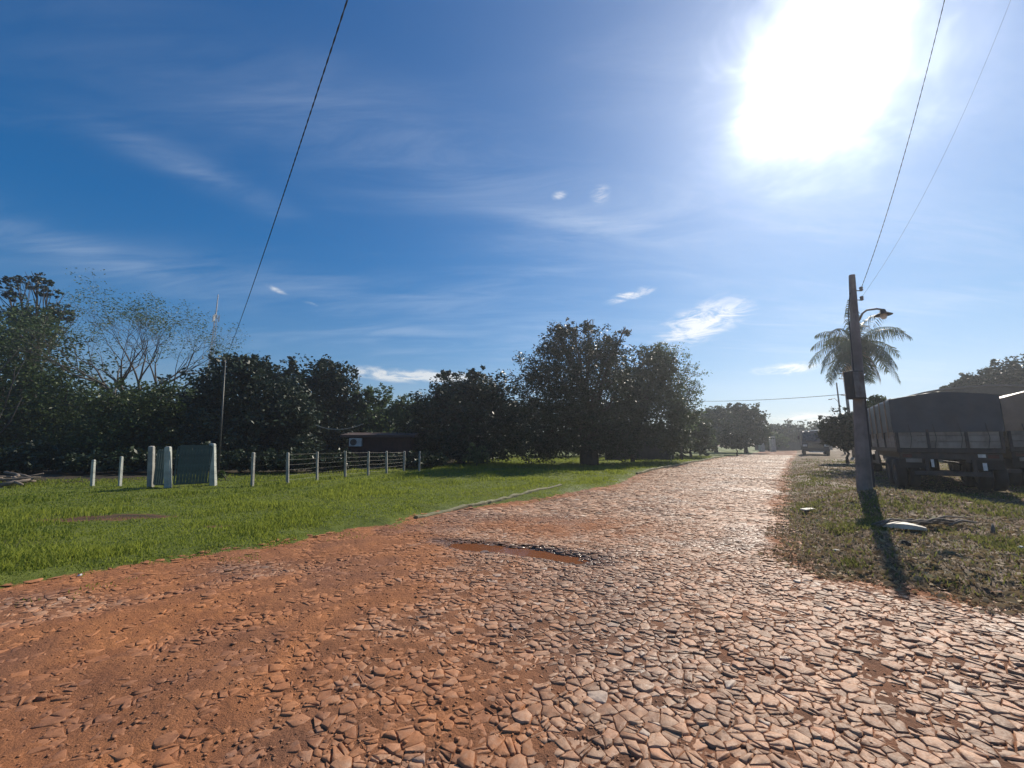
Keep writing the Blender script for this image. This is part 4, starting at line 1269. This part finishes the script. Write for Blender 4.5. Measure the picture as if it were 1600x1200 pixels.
# ------------------------------------------------------------------ trailers
def wheel(parent, c, r=0.5, w=0.28, side=1):
    o = MB().lathe([(r * 0.58, -w / 2), (r * 0.9, -w / 2), (r * 0.98, -w * 0.38), (r, -w * 0.2), (r, w * 0.2), (r * 0.98, w * 0.38), (r * 0.9, w / 2), (r * 0.58, w / 2), (r * 0.58, -w / 2)], 28, 'X').build('wheel', M['rubber'], parent, smooth=True)
    o.location = c
    MB().lathe([(0.0, w * 0.2 * side), (r * 0.22, w * 0.2 * side), (r * 0.26, w * 0.05 * side), (r * 0.5, w * 0.02 * side), (r * 0.578, w * 0.45 * side), (r * 0.578, -w * 0.45 * side), (0.0, -w * 0.45 * side)], 24, 'X').build('rim', M['rim'], o, smooth=True)
    return o
def trailer(loc, label, Wd, L, deck, board_top, tarp_top, ridge, tarp, rear_items=True, seed=1):
    """origin at the rear left corner on the ground, x to the right, y forward"""
    g = np.random.default_rng(seed)
    root = empty('trailer', loc, -ROAD, label, 'trailer')
    # deck and chassis
    MB().box((Wd / 2, L / 2, deck - 0.07), (Wd, L, 0.14)).build('deck', M['steel_dark'], root, bevel=0.01)
    ch = MB()
    for xx in (Wd / 2 - 0.45, Wd / 2 + 0.45):
        ch.box((xx, L / 2, deck - 0.30), (0.12, L - 0.3, 0.31))
    for yy in np.arange(0.4, L, 1.2):
        ch.box((Wd / 2, yy, deck - 0.28), (0.77, 0.08, 0.16))
    ch.build('chassis', M['steel_dark'], root)
    # side boards as planks
    nb = 3
    bh = (board_top - deck) / nb
    me = {}
    for k in range(nb):
        zc_ = deck + bh * (k + 0.5) + 0.004
        pr = 0.004 * (k % 2)
        MB().box((Wd / 2, -0.02 - pr, zc_), (Wd - 0.16, 0.045, bh - 0.012)).build('plank', M['board'], root, bevel=0.006)
        for s, xx in ((-1, 0.0 - pr), (1, Wd + pr)):
            o = MB().box((0, 0, 0), (0.045, L - 0.16, bh - 0.012)).build('plank', M['board'], root, bevel=0.006)
            o.location = (xx, L / 2, zc_)
        MB().box((Wd / 2, L + 0.02 + pr, zc_), (Wd - 0.16, 0.045, bh - 0.012)).build('plank', M['board'], root, bevel=0.006)
    for xx in (0.035, Wd - 0.035):
        for yy in (-0.025, L + 0.025):
            MB().box((xx, yy, deck + (board_top - deck) / 2), (0.08, 0.08, board_top - deck + 0.06)).build('corner_post', M['steel_dark'], root, bevel=0.008)
    for k in range(1, 6):
        for xx in (-0.045, Wd + 0.045):
            MB().box((xx, L * k / 6, deck + (board_top - deck) / 2), (0.05, 0.09, board_top - deck)).build('stake', M['steel_dark'], root)
    for xx in (Wd * 0.32, Wd * 0.68):
        MB().box((xx, -0.062, deck + (board_top - deck) / 2), (0.07, 0.03, board_top - deck)).build('hinge_strap', M['steel_dark'], root)
    # tarpaulin: walls and sagging ridged top in one wrinkled skin
    nx, ny = 24, 60
    V, Fq = [], []
    def prof(s):
        """s 0..1 across: left wall up, over the top, right wall down"""
        hw = (tarp_top - board_top)
        top_w = Wd + 0.10
        tot = 2 * hw + top_w
        d = s * tot
        if d < hw: return (-0.05, board_top - 0.08 + d * (hw + 0.08) / hw)
        if d > hw + top_w: return (Wd + 0.05, tarp_top - (d - hw - top_w) * (hw + 0.08) / hw)
        f = (d - hw) / top_w
        return (-0.05 + top_w * f, tarp_top + ridge * (1 - abs(2 * f - 1)) ** 0.8)
    for jy in range(ny + 1):
        y_ = -0.05 + (L + 0.1) * jy / ny
        for ix in range(nx * 2 + 1):
            x_, z_ = prof(ix / (nx * 2))
            top = abs(z_ - tarp_top) < ridge + 0.01 and 0 < x_ < Wd
            wr = 0.035 * math.sin(y_ * 5.1 + 1.3 * math.sin(y_ * 2)) + g.normal(0, 0.006)
            if top: z_ += -0.05 * abs(math.sin(y_ * math.pi / 1.5)) + wr * 0.5
            else: x_ += (-1 if x_ < Wd / 2 else 1) * abs(wr) * 0.8
            V.append((x_, y_, z_))
    m_ = nx * 2 + 1
    for jy in range(ny):
        for ix in range(m_ - 1):
            Fq.append((jy * m_ + ix, (jy + 1) * m_ + ix, (jy + 1) * m_ + ix + 1, jy * m_ + ix + 1))
    # rear and front curtains, grid with soft folds
    for yy, sg in ((-0.05, -1), (L + 0.05, 1)):
        o = len(V)
        for iz in range(9):
            for ix in range(33):
                f = ix / 32
                x_ = -0.05 + (Wd + 0.1) * f
                zt = tarp_top + ridge * (1 - abs(2 * f - 1)) ** 0.8 - 0.02
                z_ = board_top - 0.10 + (zt - board_top + 0.10) * iz / 8
                fold = 0.02 * math.sin(f * 21) * (1 - iz / 8) + 0.012 * math.sin(f * 47 + iz)
                V.append((x_, yy + sg * (0.012 + abs(fold)) * (0 < ix < 32), z_))
        for iz in range(8):
            for ix in range(32):
                q_ = (o + iz * 33 + ix, o + iz * 33 + ix + 1, o + (iz + 1) * 33 + ix + 1, o + (iz + 1) * 33 + ix)
                Fq.append(q_ if sg < 0 else q_[::-1])
    link_mesh('tarpaulin', np_mesh('tarpaulin', V, [np.array(Fq)], M[tarp], smooth=True), root)
    # straps down the flanks
    for k in range(9):
        yy = 0.5 + (L - 1.0) * k / 8
        for sg, xx in ((-1, -0.10), (1, Wd + 0.10)):
            pts = [(xx, yy, board_top - 0.05 - 0.25), (xx, yy + 0.03, (board_top + tarp_top) / 2), (xx * 1.0, yy, tarp_top - 0.02), (xx - sg * 0.2, yy, tarp_top + 0.06)]
            MB().tube(pts, 0.022, 5).build('strap', M['tarp_pale'], root)
    # ropes holding the rear curtain
    for xx in (0.35, 0.95, 1.55, 2.15):
        MB().tube([(xx, -0.10, tarp_top - 0.9), (xx + 0.04, -0.12, board_top - 0.3), (xx - 0.02, -0.09, deck - 0.02)], 0.009, 5).build('rope', M['cable'], root)
    # wheels
    for yy in (0.72, 1.95, L - 2.2):
        for s, xx in ((-1, 0.10), (-1, 0.42), (1, Wd - 0.08), (1, Wd - 0.40)):
            wheel(root, (xx, yy, 0.5), 0.5, 0.27, s)
        MB().tube([(0.2, yy, 0.5), (Wd - 0.2, yy, 0.5)], 0.07, 8).build('axle', M['steel_dark'], root)
    # rear bar, flaps, lights, plate
    MB().box((Wd / 2, 0.02, 0.55), (Wd - 0.7, 0.10, 0.14)).build('bumper', M['steel_dark'], root, bevel=0.01)
    for xx in (Wd / 2 - 0.55, Wd / 2 + 0.55):
        MB().box((xx, 0.05, 0.82), (0.08, 0.07, 0.42)).build('bumper_bracket', M['steel_dark'], root)
    for xx in (0.34, Wd - 0.34):
        MB().box((xx, 0.12, 0.88), (0.60, 0.02, 0.34)).build('mud_flap', M['rubber'], root)
    MB().box((Wd / 2, 0.12, deck - 0.26), (Wd - 0.1, 0.05, 0.22)).build('light_bar', M['steel_dark'], root, bevel=0.006)
    for xx in (0.25, Wd - 0.25):
        MB().box((xx, 0.085, deck - 0.26), (0.24, 0.03, 0.11)).build('tail_light', M['lens_red'], root, bevel=0.006)
    MB().box((Wd * 0.80, 0.075, deck - 0.24), (0.17, 0.02, 0.11)).build('reflector', M['plate'], root)
    MB().box((Wd * 0.80, -0.05, 0.80), (0.09, 0.02, 0.24)).build('reflector', M['plate'], root)
    MB().box((Wd * 0.34, 0.085, 0.88), (0.07, 0.02, 0.26)).build('reflector', M['plate'], root)
    MB().box((Wd * 0.16, 0.085, deck - 0.42), (0.40, 0.02, 0.13)).build('number_plate', M['board'], root)
    # side guard
    for xx in (-0.02, Wd + 0.02):
        MB().box((xx, L * 0.5, 0.72), (0.04, L * 0.32, 0.10)).build('side_guard', M['steel_dark'], root)
    for k in range(3):
        MB().box((-0.05, 3.6 + k * 0.28, deck - 0.42), (0.05, 0.16, 0.5)).build('tool_box', M['rim'], root)
    return root
TX, TY = 13.55, 14.15
tz = zat(TX + 1, TY) + 0.06
T1 = trailer((TX, TY, tz), 'parked trailer with weathered plank sides under a dark grey tarpaulin on the right verge', 2.5, 10.3, 1.38, 2.02, 3.10, 0.20, 'tarp')
MB().box((2.5 + 0.35, 1.6, 0.62), (0.75, 0.12, 0.12)).build('side_bar', M['steel_dark'], T1)
right = Vector((math.cos(ROAD), -math.sin(ROAD), 0)); fwd = Vector((math.sin(ROAD), math.cos(ROAD), 0))
q_ = Vector((TX, TY, tz)) + right * 3.35 + fwd * 2.6
T2 = trailer((q_.x, q_.y, zat(q_.x, q_.y) - 0.03), 'second trailer under a pale wrinkled tarpaulin cut off by the right edge of the frame', 2.5, 9.0, 1.42, 2.1, 3.15, 0.42, 'tarp_pale', seed=3)

# ------------------------------------------------------------------ shed with a vaulted roof
def shed():
    Y = 33
    pk = at(1520, 603, Y)
    rt = empty('shed', (pk.x, Y, 0), R(-46), 'long shed with a grey curved metal roof behind the trailers', 'shed')
    half, Ld = 6.2, 8.0
    spring, peak = 3.5, pk.z - 0.1
    n = 20
    arc = []
    for k in range(n + 1):
        a = math.pi * k / n
        arc.append((-half * math.cos(a), spring + (peak - spring) * math.sin(a) ** 0.9))
    b = MB()
    for (x_, z_) in arc:
        b.v += [(x_, -0.25, z_), (x_, Ld, z_), (x_ * 1.012, -0.25, z_ + 0.12), (x_ * 1.012, Ld, z_ + 0.12)]
    for k in range(n):
        o = k * 4
        b.f += [(o + 2, o + 6, o + 7, o + 3), (o + 0, o + 1, o + 5, o + 4), (o, o + 4, o + 6, o + 2), (o + 1, o + 3, o + 7, o + 5)]
    b.build('roof', M['roof_metal'], rt, smooth=False)
    b = MB()
    base = len(arc)
    b.v = [(x_ * 0.985, 0.0, z_ - 0.02) for x_, z_ in arc] + [(half * 0.985, 0.0, -0.2), (-half * 0.985, 0.0, -0.2)]
    b.v += [(x, 0.15, z) for x, y, z in b.v[:]]
    m_ = base + 2
    b.f = [tuple(range(m_)), tuple(reversed(range(m_, 2 * m_)))]
    b.f += [(k, m_ + k, m_ + (k + 1) % m_, (k + 1) % m_) for k in range(m_)]
    b.build('end_wall', M['dark_wall'], rt)
    for s in (-1, 1):
        MB().box((s * (half - 0.1), Ld / 2 + 0.2, 1.5), (0.15, Ld - 0.2, 3.35)).build('side_wall', M['dark_wall'], rt)
    dr = MB().box((-1.5, -0.06, 1.6), (4.0, 0.08, 3.2)).build('door', M['steel_dark'], rt)
    for k in range(7):
        MB().box((-1.5 - 1.7 + k * 0.57, -0.115, 1.6), (0.06, 0.03, 3.1)).build('rib', M['steel_dark'], dr)
shed()

# ------------------------------------------------------------------ far lorry coming towards the camera
def lorry():
    X, Yp = gp(1276, 711.5)
    k = 46.0 / Yp
    X, Yp = X * k, 46.0
    z = zat(X, Yp)
    rt = empty('lorry', (X, Yp, z), R(180) - ROAD, 'dark lorry with lit chrome trim facing the camera at the far end of the road', 'lorry')
    # local: +y forward (towards the camera), x across
    w = 2.5
    b = MB()
    pr = [(0.0, 0.55), (0.0, 1.45), (-0.55, 1.6), (-0.95, 2.62), (-1.2, 2.78), (-2.6, 2.78), (-2.6, 0.55)]
    for s in (-1, 1):
        b.v += [(s * (w / 2) * (0.9 if zz > 2.5 else 0.97 if zz > 1.5 else 1.0), yy, zz) for yy, zz in pr]
    n = len(pr)
    b.f = [tuple(range(n)), tuple(reversed(range(n, 2 * n)))] + [(e, n + e, n + (e + 1) % n, (e + 1) % n) for e in range(n)]
    b.build('cab', M['truck_paint'], rt, bevel=0.05)
    nrm = Vector((0, 1.02, 0.4)).normalized()
    b = MB(); b.v = [(-1.08, -0.56, 1.68), (1.08, -0.56, 1.68), (1.0, -0.90, 2.54), (-1.0, -0.90, 2.54)]
    b.v = [tuple(Vector(v) + nrm * 0.02) for v in b.v]; b.f = [(0, 1, 2, 3)]
    ws = b.build('windscreen', M['glass'], rt)
    sol = ws.modifiers.new('thick', 'SOLIDIFY'); sol.thickness = 0.02
    MB().box((0, 0.04, 1.12), (1.5, 0.06, 0.62)).build('grille', M['steel_dark'], rt, bevel=0.01)
    for k in range(5):
        MB().box((0, 0.085, 0.88 + k * 0.12), (1.44, 0.03, 0.035)).build('grille_bar', M['chrome'], rt)
    b = MB(); b.box((0, -0.26, 1.57), (1.7, 0.42, 0.05), Matrix.Rotation(R(-15), 3, 'X')); b.build('bonnet_lip', M['chrome'], rt)
    for s in (-1, 1):
        MB().box((s * 0.98, 0.05, 1.12), (0.40, 0.10, 0.22)).build('headlight', M['lens_clear'], rt, bevel=0.02)
        m_ = MB().tube([(s * 1.2, -0.6, 2.3), (s * 1.5, -0.5, 2.35), (s * 1.5, -0.5, 1.8), (s * 1.2, -0.6, 1.8)], 0.02, 6).build('mirror_arm', M['steel_dark'], rt)
        MB().box((s * 1.5, -0.5, 2.08), (0.2, 0.09, 0.42)).build('mirror', M['steel_dark'], m_, bevel=0.02)
        MB().box((s * 0.70, -1.25, 2.84), (0.36, 0.20, 0.10)).build('roof_light', M['lens_clear'], rt, bevel=0.02)
    MB().box((0, -1.25, 2.85), (0.8, 0.2, 0.12)).build('roof_sign', M['lens_clear'], rt, bevel=0.02)
    MB().box((0, 0.16, 0.62), (2.5, 0.26, 0.32)).build('bumper', M['truck_paint'], rt, bevel=0.04)
    MB().box((0, 0.30, 0.42), (1.4, 0.04, 0.10)).build('number_plate', M['plate'], rt)
    MB().box((0, -5.4, 0.95), (2.4, 5.4, 0.22)).build('chassis', M['steel_dark'], rt)
    MB().box((0, -5.5, 2.0), (2.5, 5.2, 1.8)).build('load_body', M['board'], rt, bevel=0.04)
    for yy in (-1.0, -5.6, -6.9):
        for s in (-1, 1):
            wheel(rt, (s * 1.1, yy, 0.5), 0.5, 0.3, s)
lorry()

# ------------------------------------------------------------------ low building and walls behind the left fence
def house():
    Y = 27.5
    a, c = at(545, 700, Y), at(640, 700, Y)
    zt = at(600, 682, Y).z
    rt = empty('house', ((a.x + c.x) / 2, Y, 0), R(4), 'low dark red house half hidden behind the fence', 'house')
    w = c.x - a.x
    MB().box((0, 1.5, zt / 2 - 0.1), (w, 3, zt + 0.2)).build('wall', M['red_wall'], rt)
    b = MB()
    for s in (-1, 1):
        b.v += [(s * (w / 2 + 0.4), -0.5, zt - 0.05), (s * (w / 2 + 0.4), 3.5, zt - 0.05), (s * (w / 2 + 0.4), 3.5, zt + 0.35), (s * (w / 2 + 0.4), 1.5, zt + 0.3), (s * (w / 2 + 0.4), -0.5, zt + 0.1)]
    b.f = [(0, 1, 2, 3, 4), (9, 8, 7, 6, 5)] + [(k, k + 5, (k + 1) % 5 + 5, (k + 1) % 5) for k in range(5)]
    b.build('roof', M['tile'], rt)
    p = at(557, 691, Y - 0.3)
    ac = empty('air_conditioner', (p.x, p.y - 0.1, p.z - 0.3), R(4), 'white air conditioner unit on the left end of the red house', 'air conditioner')
    MB().box((0, 0, 0.3), (0.82, 0.30, 0.56)).build('casing', M['ac'], ac, bevel=0.02)
    MB().lathe([(0.0, -0.165), (0.05, -0.17), (0.20, -0.165), (0.22, -0.15)], 20, 'Y', (-0.12, 0, 0.3)).build('fan_grille', M['steel_dark'], ac)
house()
Y = 36
a, c = at(945, 700, Y), at(1052, 700, Y)
w = MB().box(((a.x + c.x) / 2, Y, 1.0), (c.x - a.x, 0.2, 2.2)).build('boundary_wall', M['dark_wall'])
tag(w, 'long low dark wall behind the big roadside tree', 'wall')
p0, p1 = at(1048, 713, 33), at(1049, 665, 33)
tag(MB().tube([(p0.x, 33, 0), (p1.x, 33, p1.z)], [0.05, 0.045], 8).build('white_pole', M['whitewash']), 'slim white pole at the corner of the dark low wall', 'pole')
for px, lb in ((1189, 'shorter white gate post at the far end of the road'), (1206, 'taller white gate post nearer the lorry at the far end of the road')):
    Y = 72
    t0 = at(px, 682 if px > 1200 else 686, Y)
    tag(MB().box((t0.x, Y, t0.z / 2), (0.8, 0.6, t0.z)).build('far_post', M['whitewash'], None, bevel=0.04), lb, 'post')
# far low wall closing the road
Y = 84
a, c = at(1180, 700, Y), at(1300, 700, Y)
tag(MB().box(((a.x + c.x) / 2, Y, 0.8), (c.x - a.x, 0.3, 1.7)).build('far_wall', M['dark_wall']), 'dark wall across the far end of the road', 'wall')

# far poles and wires on the right
def far_pole(px, py_top, Y, r, label, lamp=False):
    t0 = at(px, py_top, Y)
    rt = empty('utility_pole', (t0.x, Y, 0), 0, label, 'utility pole')
    MB().tube([(0, 0, -0.2), (0, 0, t0.z)], [r, r * 0.65], 8).build('shaft', M['pole'], rt, smooth=True)
    if lamp:
        MB().tube([(0, 0, t0.z * 0.72), (-0.5, 0, t0.z * 0.78), (-1.0, 0, t0.z * 0.77)], 0.03, 6).build('lamp_arm', M['rim'], rt)
        MB().box((-1.1, 0, t0.z * 0.765), (0.4, 0.16, 0.1)).build('lamp_head', M['rim'], rt, bevel=0.02)
    else:
        MB().box((0, 0, t0.z - 0.4), (1.4, 0.1, 0.12)).build('crossarm', M['pole'], rt)
    return t0
t1 = far_pole(1318, 578, 42, 0.17, 'thicker distant utility pole seen left of the palm trunk')
t2 = far_pole(1307, 598, 52, 0.12, 'thinner distant pole with a small lamp arm left of the palm', True)
wire(at(1096, 627, 60), at(1320, 616, 42), 0.2, 0.03, 'distant sagging wires crossing over the end of the road', n=24)
# hanging pale cable among the left trees
wire(at(493, 664, 25.5), at(568, 662, 25.5), 0.32, 0.02, 'pale sagging cable hanging in front of the left trees', n=16).data.materials[0] = M['plank']
# masts
def mast(px, ptop, Y, label, w, head):
    t0 = at(px, ptop, Y)
    H = t0.z
    rt = empty('radio_mast', (t0.x, Y, 0), R(20), label, 'mast')
    for k in range(3):
        a = k * 2.094
        MB().tube([(w * math.cos(a), w * math.sin(a), 0), (w * 0.4 * math.cos(a), w * 0.4 * math.sin(a), H * 0.86)], 0.06, 5).build('leg', M['mast'], rt)
    n = 26
    b = MB()
    for k in range(n):
        f, f2 = k / n, (k + 1) / n
        for e in range(3):
            a, a2 = e * 2.094, (e + 1) * 2.094
            r1, r2 = w * (1 - 0.6 * f), w * (1 - 0.6 * f2)
            b.tube([(r1 * math.cos(a), r1 * math.sin(a), H * 0.86 * f), (r2 * math.cos(a2), r2 * math.sin(a2), H * 0.86 * f2)], 0.03, 3, cap=False)
    b.build('bracing', M['mast'], rt)
    MB().tube([(0, 0, H * 0.84), (0, 0, H)], [0.16, 0.10], 6).build('spire', M['mast'], rt)
    for e in range(3):
        a = e * 2.094 + 0.5
        for zz in head:
            MB().box((math.cos(a) * 0.7, math.sin(a) * 0.7, H * zz), (0.26, 0.16, 1.6), Matrix.Rotation(a, 3, 'Z')).build('antenna', M['plate'], rt)
            MB().tube([(0, 0, H * zz), (math.cos(a) * 0.65, math.sin(a) * 0.65, H * zz)], 0.04, 4).build('bracket', M['mast'], rt)
mast(341, 460, 95, 'tall slender lattice radio mast above the left trees', 0.75, (0.84,))
mast(559, 581, 125, 'short distant lattice mast with antennas in the gap between the trees', 0.8, (0.92, 0.82))

# ------------------------------------------------------------------ small things on the ground
g = random.Random(77)
for k in range(16):
    px, py = g.uniform(-40, 44), g.uniform(752, 766)
    X, Yp = gp(px, py, 0.06)
    b = MB()
    L, r = g.uniform(0.5, 1.3), g.uniform(0.03, 0.075)
    b.tube([(-L / 2, 0, 0), (-L * 0.1, g.uniform(-.06, .06), g.uniform(0, .05)), (L * 0.2, g.uniform(-.06, .06), g.uniform(0, .05)), (L / 2, 0, 0.02)], [r, r * 0.95, r * 0.85, r * 0.6], 7)
    o = b.build('log', M['log'], None, smooth=True)
    o.location = (X, Yp, zat(X, Yp) + r + 0.08 * (k % 4))
    o.rotation_euler = (g.uniform(-.2, .2), g.uniform(-.25, .25), g.uniform(-0.9, 0.9))
    tag(o, 'short dead log in the grey brushwood heap at the left edge of the lawn', 'log', 'logs in the brushwood heap')
# pale plank by the pole's shadow
a, c = gp(1379, 831, 0.1), gp(1449, 838, 0.1)
d = Vector((c[0] - a[0], c[1] - a[1], 0))
b = MB()
L = d.length
for k in range(9):
    f = k / 8
    ww = 0.10 * (1 - 0.8 * abs(f - 0.35) ** 1.5)
    b.v += [(f * L, -ww, 0.0), (f * L, ww, 0.0), (f * L, ww * 0.9, 0.035 + 0.05 * math.sin(f * 3.1)), (f * L, -ww * 0.9, 0.035 + 0.04 * math.sin(f * 3.1))]
for k in range(8):
    o = k * 4
    for e in range(4):
        b.f.append((o + e, o + (e + 1) % 4, o + 4 + (e + 1) % 4, o + 4 + e))
b.f += [(3, 2, 1, 0), (32, 33, 34, 35)]
o = b.build('plank', M['plank'])
o.location = (a[0], a[1], max(zat(*a), zat(*c)) + 0.05)
o.rotation_euler = (0, 0, math.atan2(d.y, d.x))
tag(o, 'long pale plank lying across the shadow of the lamp pole', 'plank')
X, Yp = gp(1262, 796, 0.1)
o = MB().box((0, 0, 0.02), (0.62, 0.12, 0.03)).build('plank', M['plank'], None, bevel=0.005)
o.location = (X, Yp, zat(X, Yp) + 0.03); o.rotation_euler = (0.08, 0.06, R(38))
tag(o, 'short pale board lying near the road edge on the right verge', 'plank')
# dark brush beside the plank
b = MB()
X, Yp = gp(1455, 832, 0.1)
rt = empty('brushwood', (X, Yp, zat(X, Yp)), 0, 'dark dry branch heap lying behind the pale plank on the verge', 'brushwood')
for k in range(16):
    s = Vector((g.uniform(-0.9, 0.3), g.uniform(-.1, .25), g.uniform(0.02, .10)))
    e = s + Vector((g.uniform(0.4, 1.0), g.uniform(-.25, .15), g.uniform(-.03, .10)))
    b = MB(); b.tube([s, s.lerp(e, .5) + Vector((0, g.uniform(-.05, .05), .05)), e], [0.022, 0.018, 0.006], 5)
    b.build('branch', M['log'], rt, smooth=True)
X, Yp = gp(1552, 842, 0.1)
b = MB(); b.tube([(0, 0, -0.03), (0.02, 0, 0.07), (0.05, 0.02, 0.15)], [0.03, 0.025, 0.015], 7)
o = b.build('stump', M['log'], None, smooth=True); o.location = (X, Yp, zat(X, Yp))
tag(o, 'short dark stump sticking up from the right verge', 'stump')
def rock(px, py, r, material, name, label, cat, group=None, flat=0.5):
    X, Yp = gp(px, py, 0.05)
    bm = bmesh.new()
    bmesh.ops.create_icosphere(bm, subdivisions=2, radius=r)
    for v in bm.verts:
        v.co *= 1 + g.uniform(-.22, .22)
        v.co.z *= flat
    me = bpy.data.meshes.new(name)
    bm.to_mesh(me); bm.free()
    me.materials.append(material)
    o = link_mesh(name, me)
    o.location = (X, Yp, zat(X, Yp) + r * flat * 0.5)
    o.rotation_euler = (0, 0, g.uniform(0, 6))
    return tag(o, label, cat, group)
rock(1598, 868, 0.05, M['litter'], 'litter_bag', 'crumpled white plastic scrap at the right edge of the verge', 'litter', flat=0.7)
rock(126, 893, 0.022, M['litter'], 'litter_scrap', 'tiny white scrap at the edge of the lawn and red soil', 'litter', flat=0.6)
rock(1308, 867, 0.045, M['board'], 'rock', 'flat grey rock on the verge corner nearest the road', 'rock')
rock(1415, 862, 0.07, M['bark'], 'clod', 'dark clod of earth beside the pole shadow on the verge', 'clod', flat=0.7)

# ------------------------------------------------------------------ added haze
def added_haze(density, top):  # thin volume added to imitate lens veiling glare over trees and trailer
    b = MB().box((0, 60, (top - 1.6) / 2), (420, 420, top + 1.6))
    m, t, out = mat('veil_haze')
    v = t.n('ShaderNodeVolumePrincipled', {'Color': (0.92, 0.95, 1.0, 1), 'Density': density, 'Anisotropy': 0.62})
    t.t.links.new(v.outputs[0], out.inputs['Volume'])
    o = b.build('added_haze', m)
    tag(o, kind='stuff')
HAZE = 0.0012
if HAZE: added_haze(HAZE, 39.0)
